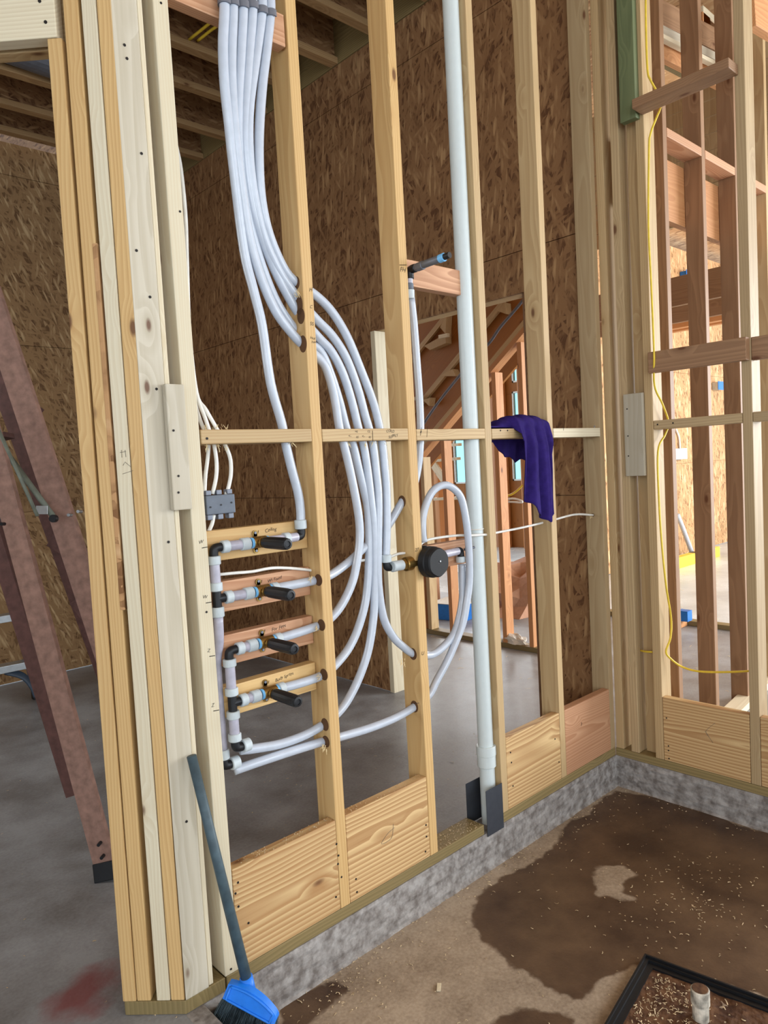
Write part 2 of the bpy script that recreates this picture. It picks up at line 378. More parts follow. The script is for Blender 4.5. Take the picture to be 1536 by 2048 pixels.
rough_wall('curb_left', (SX, 0, 0), (0, 0, 0), FZ-.005, .0006, .05, M_curb)
rough_wall('curb_right', (0, 0, 0), (0, -3.6, 0), FZ-.005, .0006, .05, M_curb, 9)
rough_wall('curb_near', (SX, -3.6, 0), (SX, 0, 0), FZ-.005, .0006, .05, M_curb, 17)

# walls of strand board, made of real sheets with gaps
def backing_cells(r0, r1, z0, z1, holes):
    cells = [(r0, r1, z0, z1)]
    for (ha, hb, hc, hd) in holes:
        nc = []
        for (a0, a1, b0, b1) in cells:
            if ha >= a1 or hb <= a0 or hc >= b1 or hd <= b0: nc.append((a0, a1, b0, b1)); continue
            if ha > a0: nc.append((a0, ha, b0, b1))
            if hb < a1: nc.append((hb, a1, b0, b1))
            m0, m1 = max(a0, ha), min(a1, hb)
            if hc > b0: nc.append((m0, m1, b0, hc))
            if hd < b1: nc.append((m0, m1, hd, b1))
        cells = nc
    return cells
def sheets(name, axis, c, thick, r0, r1, z0, z1, m, holes=(), seamz=(1.22, 2.42, 3.62), seamr=()):
    """axis X: wall in plane X=c running in Y from r0 to r1"""
    zs = [z0]+[z for z in seamz if z0 < z < z1]+[z1]; rs = [r0]+[r for r in seamr if r0 < r < r1]+[r1]
    bm = bmesh.new(); g = .0018
    def add(a0, a1, b0, b1):
        r = bmesh.ops.create_cube(bm, size=1)
        for v in r['verts']: v.co = Vector(((a0+a1)/2+v.co.x*(a1-a0), v.co.y*thick+thick/2, (b0+b1)/2+v.co.z*(b1-b0)))
    for i in range(len(rs)-1):
        for j in range(len(zs)-1):
            cells = [(rs[i]+g, rs[i+1]-g, zs[j]+g, zs[j+1]-g)]
            for (ha, hb, hc, hd) in holes:
                nc = []
                for (a0, a1, b0, b1) in cells:
                    if ha >= a1 or hb <= a0 or hc >= b1 or hd <= b0: nc.append((a0, a1, b0, b1)); continue
                    if ha > a0: nc.append((a0, ha, b0, b1))
                    if hb < a1: nc.append((hb, a1, b0, b1))
                    m0, m1 = max(a0, ha), min(a1, hb)
                    if hc > b0: nc.append((m0, m1, b0, hc))
                    if hd < b1: nc.append((m0, m1, hd, b1))
                cells = nc
            for cc in cells: add(*cc)
    for (ra, rb_, za, zb_) in backing_cells(r0, r1, z0, z1, holes):  # unbroken layer added behind the sheets to stop sky light through the gaps
        r = bmesh.ops.create_cube(bm, size=1)
        for v in r['verts']: v.co = Vector(((ra+rb_)/2+v.co.x*(rb_-ra), v.co.y*.006+thick+.0045, (za+zb_)/2+v.co.z*(zb_-za)))
    if axis == 'X': mw = Matrix(((0, 1, 0, c), (1, 0, 0, 0), (0, 0, 1, 0), (0, 0, 0, 1)))
    else: mw = Matrix(((1, 0, 0, 0), (0, 1, 0, c), (0, 0, 1, 0), (0, 0, 0, 1)))
    if axis == 'X': bmesh.ops.reverse_faces(bm, faces=bm.faces)
    o = link(name, bm, m, mw=mw); o['kind'] = 'structure'; return o
CZ = 3.85
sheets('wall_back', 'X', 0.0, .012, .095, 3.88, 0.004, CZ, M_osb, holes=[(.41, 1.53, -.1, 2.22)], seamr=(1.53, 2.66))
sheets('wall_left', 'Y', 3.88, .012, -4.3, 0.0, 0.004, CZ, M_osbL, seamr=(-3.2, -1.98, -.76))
sheets('wall_unseen_end', 'X', -4.32, .012, .12, 3.88, .004, CZ, M_osbL)  # unseen wall added to block light and keep the room behind dark
sheets('wall_unseen_near', 'Y', .12, .012, -4.3, -3.3, .004, CZ, M_osbL)  # unseen too, added to shut the rest of that room against daylight
# ceiling deck over the room and the roof deck over everything else
multi_box('ceiling', [((-9, .10), (-.2, 9), (CZ+.30, CZ+.34))], M_osb)
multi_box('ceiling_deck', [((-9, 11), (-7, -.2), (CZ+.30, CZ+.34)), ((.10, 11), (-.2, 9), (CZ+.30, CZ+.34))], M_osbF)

# ------------------------------------------------------------------ ceiling joists of the room behind
for i, yy in enumerate([.93, 1.33, 1.72, 2.10, 2.48, 2.95, 3.36, 3.74]):
    e = empty('ceiling_joist', (-2.1, yy, CZ), ['dark ceiling joist, %s' % s for s in
        ('hidden nearest to the plumbing wall', 'at top centre beside the tall white vent', 'crossing behind the stud with the tubing holes at the top', 'above the strand board corner, third in from the top centre',
         'seen between the pale post and the white tubing bundle, upper', 'seen between the pale post and the tubing bundle, lower', 'far one beside the left strand board wall', 'last against the left strand board wall')][i], 'joist', 'ceiling joists')
    board('bottom_flange', (-4.2, -.005), (yy-.032, yy+.032), (CZ, CZ+.038), M_joist, e)
    board('web', (-4.2, -.005), (yy-.006, yy+.006), (CZ+.0385, CZ+.262), M_osb, e, bev=.001)
    board('top_flange', (-4.2, -.005), (yy-.032, yy+.032), (CZ+.262, CZ+.299), M_joist, e)
o = board('rim_board', (-.004, .034), (.1, 3.87), (CZ+.002, CZ+.298), M_treat); tag(o, 'dim rim board closing the joist ends above the back strand board wall', 'rim board')
# yellow cables and strap in the ceiling
for k, (pts, lab) in enumerate([([(375, 82), (400, 62), (425, 42)], 'yellow cable loop hanging in the ceiling joists, upper left one'), ([(395, 82), (420, 62), (440, 48)], 'yellow cable loop hanging in the ceiling joists, next to the tubing bundle')]):
    tag(tube('ceiling_cable', [U(x, y, Z=CZ+.06) for x, y in pts], .008, M_ywire, n=5, seg=8), lab, 'cable')

# ------------------------------------------------------------------ plumbing wall: plates and studs
def lum(name, xr, yr, zr, m, label, cat, group=None, lean=(0, 0), bev=.003):
    return tag(board(name, xr, yr, zr, m, None, lean, bev), label, cat, group)
PT = .038; SH = CZ-.001
bmx = bmesh.new()                                       # near plate: one end cut at 45 degrees
def prism(name, pts, z0, z1, m):
    bm = bmesh.new(); a = [bm.verts.new((x, y, z0)) for x, y in pts]; b = [bm.verts.new((x, y, z1)) for x, y in pts]; n = len(pts)
    bm.faces.new(a[::-1]); bm.faces.new(b)
    for k in range(n): bm.faces.new((a[k], a[(k+1) % n], b[(k+1) % n], b[k]))
    bmesh.ops.bevel(bm, geom=bm.edges[:], offset=.002, segments=1, affect='EDGES'); return link(name, bm, m)
bmx.free()
tag(board('bottom_plate', (-2.07, -.965), (.0, .089), (.0006, PT), M_treat), 'green-tinted treated bottom plate on the concrete curb under the tubing, sawdust on it', 'plate')
tag(board('bottom_plate', (-.855, -.004), (.0, .089), (.0006, PT), M_treat), 'treated bottom plate on the curb from the metal plates to the inner corner', 'plate')
tag(prism('bottom_plate', [(-2.308, .118), (-2.193, .0), (-2.0745, .0), (-2.0745, .089), (-2.155, .089), (-2.247, .181)], .0006, PT, M_treat), 'short treated bottom plate with an angled end under the pale post cluster', 'plate')
studA = {}
info = {5: (M_white, 'pale near stud left of the valves with marker ticks down its face'),
        4: (M_yel, 'honey yellow stud with six tubes drilled through it, right of the four valve boards'),
        3: (M_yel, 'honey stud carrying the round black valve cap, marked near the shower head fitting'),
        2: (M_tan, 'tan stud standing directly right of the tall white vent pipe'),
        1: (M_tan, 'tan stud directly behind the purple shirt, split line down its lower side'),
        0: (M_tan2, 'tan stud at the inner corner end of the plumbing wall, right of the purple shirt')}
for k, (m, lab) in info.items():
    x = -k*S
    studA[k] = lum('wall_stud', (x-PT-(.004 if k == 5 else 0), x-(0.004 if k == 0 else 0)), (0.0, .089), (PT+.0005, SH), m, lab, 'stud', lean=((-.006, 0) if k == 5 else (0, 0)))
# 2x12 boards filling the foot of the bays
for (a, b, lab, m) in [(5, 4, 'wide grained board low in the wall beside the broom handle, nearest the camera', M_board), (4, 3, 'wide grained board low in the wall with a dark round knot', M_board),
                       (2, 1, 'wide board low in the wall with reddish streak, right of the vent pipe', M_board), (1, 0, 'reddish wide board low in the wall, at the inner corner', M_fir)]:
    o = lum('blocking_board', (-a*S+.0012, -b*S-PT-.0012), (0.0005, .038), (PT+.001, .324), m, lab, 'board')
# flat blocks at mid height
for a, b, lab in [(5, 4, 'tan mid-height flat block above the grey splice box, at the left of the row'), (4, 3, 'tan mid-height flat block drilled for five tubes, with handwriting on it'),
                  (3, 2, 'tan mid-height flat block with the white vent pipe passing through it'), (2, 1, 'tan mid-height flat block the purple shirt hangs over'), (1, 0, 'pale mid-height flat block right of the purple shirt, shiny nail at its end')]:
    zz = {5: 1.493, 4: 1.492, 3: 1.489, 2: 1.488, 1: 1.487}[a]
    lum('flat_block', (-a*S+.001, -b*S-PT-.001), (-.001 if a != 1 else -.002, .086), (zz, zz+.0385), M_tan if a != 1 else M_white, lab, 'block')
# ------------------------------------------------------------------ diagonal end of the wall (door jamb)
WE = Vector((-2.193, .003, 0)); WD = Vector((-.70711, .70711, 0)); WN = Vector((-.70711, -.70711, 0))
def wlum(name, s0, s1, z0, z1, d0, d1, m, label, cat, top=-.010, parent=None):
    """lumber in the diagonal wall; s along the wall, d depth behind its face"""
    a = WE + WD*((s0+s1)/2) - WN*((d0+d1)/2); p0 = a+Vector((0, 0, z0)); p1 = a+Vector((0, 0, z1))+WD*top*(z1-z0)/2.5
    o = lumber(name, p0, p1, d1-d0, s1-s0, WN, m, parent)
    return tag(o, label, cat) if label else o
ZT = 2.486
wlum('wall_stud', .001, .037, PT+.0005, SH, 0, .089, M_yel, 'orange-grained stud in the cluster, directly left of the wide silvery post', 'stud', -.008)
wlum('wall_stud', .039, .075, PT+.0005, SH, 0, .089, M_white, 'palest stud in the near cluster, with a pencil mark on its face', 'stud', -.008)
wlum('wall_stud', .091, .128, PT+.0005, SH, .001, .089, M_yel, 'full-height honey stud just left of the thin strand board strip', 'stud', -.016)
wlum('trimmer_stud', .130, .166, PT+.0005, ZT-.001, .0, .089, M_yel, 'leftmost honey stud of the near cluster, carrying the door header', 'stud', -.009)
o = wlum('packing_strip',   .077, .0900, 1.08, 1.995, .0, .08, M_osb, 'thin strip of strand board packed between two studs of the near cluster', 'strip', -.008); o.data.materials[0] = M_osbF
# silvery corner post beside the recess
bm = bmesh.new(); q_ = [(-.0345, -.0185), (.0345, -.0185), (.0345, .0185), (.0015, .0185)]       # back edge cut to sit against the angled studs
lo = [bm.verts.new((x, y, 0)) for x, y in q_]; hi = [bm.verts.new((x+.004, y, SH-PT)) for x, y in q_]
bm.faces.new(lo[::-1]); bm.faces.new(hi)
for k in range(4): bm.faces.new((lo[k], lo[(k+1) % 4], hi[(k+1) % 4], hi[k]))
bmesh.ops.bevel(bm, geom=bm.edges[:], offset=.003, segments=2, affect='EDGES', profile=.6)
tag(link('corner_post', bm, M_grey, loc=(-2.1585, .0175, PT+.0005)), 'wide silvery post at the corner of the near cluster', 'post')
lum('wall_stud', (-2.122, -2.108), (.004, .06), (PT+.0005, SH), M_white, 'thin pale edge of stud showing just right of the silvery post', 'stud', lean=(.004, 0))
# door header: two plies
h = empty('door_header', WE+WD*.6+Vector((0, 0, ZT)), 'pale two-ply door header board with nails at the top left', 'header')
def hply(nm, s0, s1, z0, z1, d0, d1, m):
    z = (z0+z1)/2; d = (d0+d1)/2
    return lumber(nm, WE+WD*s0-WN*d+Vector((0, 0, z)), WE+WD*s1-WN*d+Vector((0, 0, z)), z1-z0, d1-d0, Vector((0, 0, 1)), m, h)
hply('front_ply', .131, 1.0, ZT, ZT+.286, -.002, .036, M_white); hply('rear_ply', .131, 1.0, ZT, ZT+.286, .050, .088, M_tan)
# far side jamb and wall beyond the door opening (left of frame)
wlum('wall_stud', 1.0, 1.038, PT, SH, 0, .089, M_tan, 'stud at the far side of the door opening', 'stud', 0)
# scrap board on the face of the near cluster
sb = lumber('scrap_board', (-2.108, -.0125, 1.325), (-2.106, -.0125, 1.646), .052, .019, (1, 0, 0), M_grey); tag(sb, 'short pale scrap board with a knot, screwed over the recess of the near cluster', 'board')
# ------------------------------------------------------------------ corner and right-hand wall
lum('bottom_plate', (0.0, .089), (-3.4, -.0005), (.0006, PT), M_treat, 'treated bottom plate on the curb along the right-hand wall', 'plate')
lum('wall_stud', (.0, .089), (-.041, -.004), (PT+.0005, SH), M_tan, 'tan stud of the right-hand wall touching the inner corner gap', 'stud')
lum('wall_stud', (.0, .089), (-.117, -.079), (PT+.0005, SH), M_tan2, 'tan stud left of the green treated board, beside a dark recess', 'stud')
lum('wall_stud', (.05, .088), (-.194, -.128), (PT+.0005, SH), M_tan, 'recessed flat stud behind the green treated board and the grey scrap board', 'stud')
lum('wall_stud', (.0, .089), (-.234, -.196), (PT+.0005, SH), M_tan, 'tan stud with the yellow cable running down it', 'stud')
lum('wall_stud', (.0, .089), (-.640, -.602), (PT+.0005, SH), M_tan2, 'full-height stud at the right edge of the photo', 'stud')
lum('wall_stud', (.0, .089), (-1.046, -1.008), (PT+.0005, SH), M_tan2, 'stud beyond the right edge of the photo', 'stud')
lum('blocking_board', (.0005, .038), (-.6005, -.2355), (PT+.001, .324), M_board, 'wide board low in the right-hand wall with a broken dark knot in its corner', 'board')
lum('blocking_board', (.0005, .038), (-1.0065, -.6415), (PT+.001, .324), M_board, 'wide board low in the wall, cut by the right edge of the photo', 'board')
lum('scrap_board', (-.020, -.001), (-.197, -.108), (1.303, 1.663), M_grey, 'grey scrap board screwed across the recess of the right-hand wall', 'board')
lum('treated_board', (-.036, -.001), (-.218, -.147), (2.803, SH), M_green, 'green treated board nailed high in the corner, ending in mid air', 'board')
lum('flat_block', (.0, .089), (-.601, -.235), (1.500, 1.538), M_tan2, 'dusty mid-height flat block crossing the right-hand wall', 'block')
lum('flat_block', (.0, .089), (-1.007, -.641), (1.500, 1.538), M_tan2, 'mid-height flat block cut by the right edge of the photo', 'block')
lum('nailer_block', (-.039, -.001), (-.636, -.238), (1.738, 1.826), M_brown, 'brown block with a knot nailed across the right-hand wall above mid-height', 'block')
lum('nailer_block', (.0, .038), (-1.007, -.641), (1.738, 1.826), M_brown, 'brown block above mid-height at the right edge of the photo', 'block')
lum('nailer_block', (-.089, -.001), (-.617, -.230), (2.815, 2.853), M_brown, 'brown block high on the right-hand wall, seen from below, cable behind it', 'block')
# ------------------------------------------------------------------ partition beyond (runs away from the camera)
for X, lab, m in [(.262, 'dark partition stud just right of the yellow cable', M_brown), (.664, 'brown partition stud in the middle of the gap between right-hand studs', M_brown), (1.07, 'brown partition stud just left of the right edge stud', M_brown),
                  (1.50, 'partition stud showing right of the right edge stud', M_tan), (1.90, 'partition stud farther right beyond the frame', M_tan)]:
    lum('partition_stud', (X, X+.038), (-.19, -.101), (.0005, SH) if X < 1.0 else (.002, SH), m, lab, 'stud')
for X, lab in [(.262, 'pink flat block high between partition studs, left one'), (.664, 'pink flat block high between partition studs, middle one'), (1.07, 'pink flat block high between partition studs, right one')]:
    lum('flat_block', (X+.039, (X+.402-.001) if X < 1 else 1.499), (-.191, -.100), (2.822, 2.862), M_fir, lab, 'block')
hz = U(1335, 440, Y=-.10).z
lum('partition_header', (.10, 2.4), (-.0995, -.0615), (hz, hz+.286), M_orange, 'orange-grained header board behind the partition studs, upper right', 'header')
tag(lumber('loose_board', U(1465, 1424, Z=.02), U(1560, 1332, Z=.02), .089, .036, (1, 1, .0), M_white), 'pale offcut board lying on the floor behind the right-hand wall', 'board')
# yellow cable on right-hand wall
def pz(pts): return [U(x, y, X=X) for x, y, X in pts]
tag(tube('cable', pz([(1291, -30, -.008), (1292, 60, -.008), (1295, 140, -.008), (1301, 160, -.004), (1312, 180, .03), (1322, 200, .06), (1321, 215, .05), (1311, 240, .02), (1301, 268, -.008), (1298, 300, -.008), (1297, 450, -.008), (1302, 560, -.008), (1308, 700, -.045), (1309, 770, -.008),
     (1325, 808, .04), (1337, 845, .095), (1330, 870, .06), (1316, 903, -.005), (1318, 1000, -.006), (1323, 1080, -.006), (1332, 1170, .0), (1342, 1235, .06), (1341, 1275, .05), (1332, 1303, .03), (1342, 1318, .05), (1365, 1334, .09), (1400, 1343, .09), (1460, 1344, .09), (1514, 1341, .06)]), .0045, M_ywire, n=6, seg=8), 'yellow cable stapled down the right-hand wall then sagging to the right', 'cable')
tag(tube('cable', pz([(1281, 1301, .045), (1290, 1303, .02), (1303, 1304, .01), (1316, 1304, .04)]), .0045, M_ywire, n=4, seg=8), 'short yellow cable end crossing the recess of the right-hand wall', 'cable')

# ------------------------------------------------------------------ back wall opening
lum('opening_header', (.024, .113), (.41, 1.53), (2.222, 2.260), M_tan, 'pale header edge over the opening in the back strand board wall', 'header')
lum('end_stud', (-.006, .101), (1.496, 1.534), (.0005, 2.221), M_white, 'pale end stud at the left side of the opening in the back wall', 'stud')
lum('end_stud', (.024, .113), (.400, .438), (.0005, 2.221), M_brown, 'stud at the right side of the opening in the back wall, behind the shirt stud', 'stud')
# sloping stair wall at X 1.3
PX = 1.30
lum('bottom_plate', (PX-.045, PX+.045), (1.15, 4.2), (.0005, PT), M_treat, 'treated bottom plate of the stair wall seen through the opening', 'plate')
pa = U(985, 728, X=PX-.045); pb = U(1046, 655, X=PX-.045)
slope = (pb.z-pa.z)/(pb.y-pa.y)
def topz(y): return pa.z+(y-pa.y)*slope
def slp(name, off, thick, xw, m, label, y0, y1, cx=PX):
    """lumber running along the stair slope, off = vertical distance of its underside above the wall's slope line"""
    dv = Vector((0, y1-y0, slope*(y1-y0))); nn = Vector((0, -slope, 1)).normalized()
    if nn.z < 0: nn = -nn
    p0 = Vector((cx, y0, topz(y0)+off))+nn*thick/2; p1 = Vector((cx, y1, topz(y1)+off))+nn*thick/2
    if thick > xw: return lumber(name, p0, p1, thick, xw, nn, m)
    return lumber(name, p0, p1, xw, thick, (1, 0, 0), m)
yl, yh = 3.45, 1.0
tag(slp('sloping_plate', -.04, .038, .089, M_orange, '', yl, yh), 'lower sloping plate under the stairs, seen through the opening', 'plate')
tag(slp('sloping_plate', .002, .038, .089, M_tan, '', yl, yh), 'upper sloping plate under the stairs, lighter than the one below it', 'plate')
SY = []
for i, (px, py, lab) in enumerate([(849, 1252, 'orange stair wall stud right of the round black cap stud'), (860, 1255, 'tan stair wall stud doubled up beside the black cap stud'), (903, 1258, 'stair wall stud seen inside the loop of tubing'), (1010, 1278, 'bright orange stair wall stud left of the shirt'), (1063, 1288, 'stair wall stud below the hanging shirt')]):
    y = U(px, py, X=PX-.045).y; SY.append(y)
    zt = topz(y)-.06
    lum('stair_wall_stud', (PX-.044, PX+.044), (y-.019, y+.019), (PT+.0005, zt), [M_orange, M_tan, M_orange, M_orange, M_orange][i], lab, 'stud')
# stairs: brown stringers with pale cleats and treads
st = empty('staircase', (1.7, 2.0, 0), 'brown stair stringers and treads seen from beneath through the opening', 'staircase')
nsl = Vector((0, -slope, 1)).normalized()
o = slp('side_panel', .045, 1.30, .030, M_lvl, '', 4.40, 1.0, 1.62); o.parent = st; o.matrix_parent_inverse = pworld(st).inverted()
for (xa, ya, xb, yb, ww) in ((838, 812, 1009, 603, .045), (800, 748, 897, 627, .045), (812, 842, 830, 818, .04), (735, 708, 800, 628, .045)):
    o = lumber('edge_strip', U(xa, ya, X=1.575), U(xb, yb, X=1.575), ww, .03, (0, -slope, 1), M_tan, st)
for (pts) in (((848, 692), (891, 668), (892, 686), (860, 700)), ((893, 628), (880, 655), (891, 668)), ((995, 622), (1010, 605), (1012, 628)), ((880, 752), (905, 738), (912, 752)), ((846, 800), (860, 795), (858, 812))):
    bm = bmesh.new(); f_ = [bm.verts.new(U(x, y, X=1.53)) for x, y in pts]; b_ = [bm.verts.new(U(x, y, X=1.53)+Vector((.07, 0, 0))) for x, y in pts]; n = len(pts)
    bm.faces.new(f_); bm.faces.new(b_[::-1])
    for k in range(n): bm.faces.new((f_[k], f_[(k+1) % n], b_[(k+1) % n], b_[k]))
    bmesh.ops.recalc_face_normals(bm, faces=bm.faces); link('wedge', bm, M_tan, st)
for (x, y) in ((888, 672), (770, 795), (833, 797)):
    c_ = U(x, y, X=1.52); lumber('cleat', c_+Vector((0, -.05, 0)), c_+Vector((0, .05, 0)), .03, .03, (0, 0, 1), M_white, st)
tag(tube('conduit', [U(x, y, X=1.25) for x, y in [(838, 862), (860, 828), (884, 795), (916, 755), (950, 715), (980, 684), (1000, 655), (1030, 620), (1048, 598)]], .011, M_steel, n=5, seg=8), 'grey cable running up beside the stair slope behind the vent pipe', 'cable')

# ------------------------------------------------------------------ far room
lum('bottom_plate', (2.63, 2.72), (-2.5, 1.75), (.0005, PT), M_treat, 'distant treated plate lying across the bright wet floor', 'plate')
sheets('wall_far', 'Y', 2.66, .012, 3.6, 10.9, .004, CZ+.2, M_osbF, seamr=(4.8, 6.1, 7.3, 8.5, 9.7))
for i, (x, z, hgt, wd) in enumerate([(3.1, 2.62, .24, .05), (3.9, 2.62, .24, .05), (4.8, 2.72, .28, .09), (5.8, 2.85, .28, .09)]):
    lum('ceiling_beam', (x, x+wd), (-2.2, 2.655), (z, z+hgt), [M_brown, M_brown, M_orange, M_orange][i], ['dark beam beyond the partition, nearest and lowest', 'dark beam beyond the partition, second one back', 'orange beam above the far strand board wall, nearer one', 'orange beam above the far strand board wall, farthest one'][i], 'beam')
# plank sheathing and rafters beyond the top of the partition
pk = bmesh.new()
for k in range(9):
    r = bmesh.ops.create_cube(pk, size=1)
    for v in r['verts']: v.co = Vector((2.25+v.co.x*.02, .3+v.co.y*2.2, 3.06+k*.112+v.co.z*.106))
o = link('plank_wall', pk, M_tan2); tag(o, 'wall of horizontal planks with dark gaps high beyond the partition', 'plank wall')
for i, (a, b, m, wd, dy, lab) in enumerate([((1300, 18), (1500, 118), M_brown, .13, .10, 'brown slanting rafter at the very top behind the partition'), ((1300, 52), (1500, 152), M_grey, .045, .08, 'grey slanting strip under the top brown rafter'),
        ((1300, 64), (1500, 166), M_white, .022, .05, 'bright thin lath slanting beyond the partition'), ((1300, 90), (1500, 194), M_orange, .10, .10, 'orange-brown rafter below the bright lath'), ((1300, 108), (1400, 162), M_treat, .05, .13, 'dull slanting offcut beyond the left partition bay')]):
    dv_ = Vector((0, 0, 1))
    tag(lumber('rafter', U(a[0], a[1], Y=dy), U(b[0], b[1], Y=dy), wd, .034, dv_, m), lab, 'rafter')
for i, (x0_, y0_, x1_, y1_, m, lab) in enumerate([(1404, 95, 1432, 50, M_orange, 'small orange panel in the right bay at the top'), (1404, 48, 1430, 36, M_white, 'bright white edge board at the top of the right bay')]):
    a = U(x0_, y0_, Y=.16); b = U(x1_, y1_, Y=.16)
    lum('panel', (a.x, b.x), (.150, .168), (a.z, b.z), m, lab, 'panel')
tag(lumber('roof_rafter', U(1500, 20, Y=-.5), U(1640, 110, Y=-.5), .14, .04, (0, 0, 1), M_orange), 'orange rafter at the very top right behind the edge stud', 'rafter')
# big exterior wall seen through the opening: studs, windows
WX = 6.2
win = []
for n_, (xa, xb, ya, yb) in enumerate([(904, 962, 812, 968), (1018, 1040, 700, 765), (1020, 1042, 780, 842), (1020, 1052, 905, 962), (772, 822, 895, 1015)]):
    a = U(xa, yb, X=WX); b = U(xb, ya, X=WX)
    win.append((b.y, a.y, a.z, b.z))
sheets('wall_exterior', 'X', WX+.1, .012, 2.7, 9.0, .0, CZ+.2, M_lvl, holes=win, seamr=(3.9, 5.1, 6.3, 7.5))
for n_, (y0, y1, z0, z1) in enumerate(win):
    bm = bmesh.new()
    f = .025
    for (a0, a1, b0, b1) in [(y0, y1, z0, z0+f), (y0, y1, z1-f, z1), (y0, y0+f, z0, z1), (y1-f, y1, z0, z1)]:
        r = bmesh.ops.create_cube(bm, size=1)
        for v in r['verts']: v.co = Vector((WX+.10+v.co.x*.05, (a0+a1)/2+v.co.y*(a1-a0), (b0+b1)/2+v.co.z*(b1-b0)))
    o = link('window_%d' % (n_+1), bm, M_glassy); o['kind'] = 'structure'
    board('glass_pane', (WX+.097, WX+.103), (y0+.02, y1-.02), (z0+.02, z1-.02), M_glass, o, bev=0)
gr = random.Random(3)
labs = ['far exterior stud at the left of the bright window', 'far orange stud left of the tall bright window', 'far stud between the bright windows', 'far reddish stud behind the stair wall', 'far stud beside the narrow upper window', 'far stud right of the narrow upper window', 'far brown stud near the shirt', 'far stud left of everything beyond the opening', 'distant stud seen low under the shirt', 'distant stud seen inside the tubing loop']
ys = sorted([U(x, 1000, X=WX-.02).y for x in (752, 764, 838, 872, 893, 974, 990, 1010, 1047, 1062)])
for i, y in enumerate(ys[::-1]):
    lum('far_stud', (WX-.02, WX+.07), (y-.03, y+.03), (.001, 3.7), gr.choice([M_orange, M_fir, M_orange]), labs[i], 'stud', 'studs of the far exterior wall')
for i, px in enumerate((880, 968, 1000, 1052)):
    y = U(px, 1000, X=3.9).y
    lum('inner_stud', (3.86, 3.95), (y-.019, y+.019), (.001, 3.7), M_brown if i % 2 else M_orange, ['slim stud between the stair wall and the far windows, inside the tubing loop', 'slim stud partly behind the white vent pipe', 'slim stud just right of the vent pipe', 'slim brown stud under the stairs near the shirt'][i], 'stud')
y = U(880, 900, X=3.9).y
tag(lumber('diagonal_brace', U(868, 930, X=3.84), U(905, 985, X=3.84), .10, .03, (0, .6, 1), M_white), 'pale diagonal brace beyond the stair wall', 'brace')
for i, (a, b) in enumerate([((862, 893), (920, 889)), ((866, 922), (918, 917)), ((870, 998), (920, 996))]):
    tag(lumber('fire_block', U(a[0], a[1], X=3.88), U(b[0], b[1], X=3.88), .07, .035, (1, 0, 0), M_white), ['bright far cross block, upper one beside the vent pipe', 'bright far cross block, middle one beside the vent pipe', 'bright far cross block inside the tubing loop'][i], 'block')
# clutter beyond the stair wall
def lumpy(name, c, r, m, label, cat, seed=0, k=.35, sub=3):
    bm = bmesh.new(); bmesh.ops.create_icosphere(bm, subdivisions=sub, radius=1)
    for v in bm.verts:
        n = 1+k*noise.noise(v.co*2.1+Vector((seed, 0, 0))); v.co = Vector((v.co.x*r[0]*n, v.co.y*r[1]*n, max(-.02, v.co.z)*r[2]*n))
    o = link(name, bm, m, loc=c, smooth=False); return tag(o, label, cat)
def carton(name, c, sx, sy, sz, m, label, rot=0, lid=None):
    e = empty(name, c, label, 'box'); bm = box_bm(sx, sy, sz, .002); link('body', bm, m, e, loc=(0, 0, 0))
    bmx = bmesh.new()
    for s_ in (-1, 1):
        r = bmesh.ops.create_cube(bmx, size=1)
        for v in r['verts']: v.co = Vector((s_*(sx*.25)+v.co.x*sx*.49, v.co.y*sy, sz+.004+v.co.z*.005))
    o = link('flap', bmx, lid or m, e, loc=(0, 0, 0))
    for q in e.children: q.matrix_parent_inverse = Matrix.Identity(4)
    e.rotation_euler = (0, 0, rot); return e
q = U(1045, 1262, Z=0); lumpy('paper_heap', (q.x+.75, q.y+.55, .002), (.5, .45, .42), M_cardb, 'crumpled brown paper heap on the floor behind the stair wall', 'paper', 3, .5)
q = U(1033, 1265, Z=0.04); lumpy('rag', (1.30, U(1030, 1268, X=1.3).y, PT+.001), (.05, .10, .06), M_cloth, 'crumpled white rag lying on the stair wall plate', 'rag', 5, .6)
q = U(897, 1238, Z=0); carton('carton', (q.x+.1, q.y, .001), .3, .36, .14, M_bluebox, 'blue and white carton on the floor beyond the black valve cap', .2, M_cloth)
q = U(915, 1205, Z=0); tag(lumber('step_box', (2.2, q.y+.2, .125), (2.2, q.y+1.0, .125), .3, .248, (1, 0, 0), M_fir), 'low wooden box ledge with shavings on it beyond the stair wall', 'board')
q = U(1364, 1219, Z=0); lum('offcut', (2.45, 2.62), (q.y-.3, q.y+.15), (.001, .06), M_orange, 'orange offcut lying beside the blue box on the far floor', 'board')
q = U(1364, 1205, X=2.53); carton('blue_tub', (2.53, q.y, .062), .08, .12, .075, M_bluebox, 'small blue box on an offcut on the bright floor')
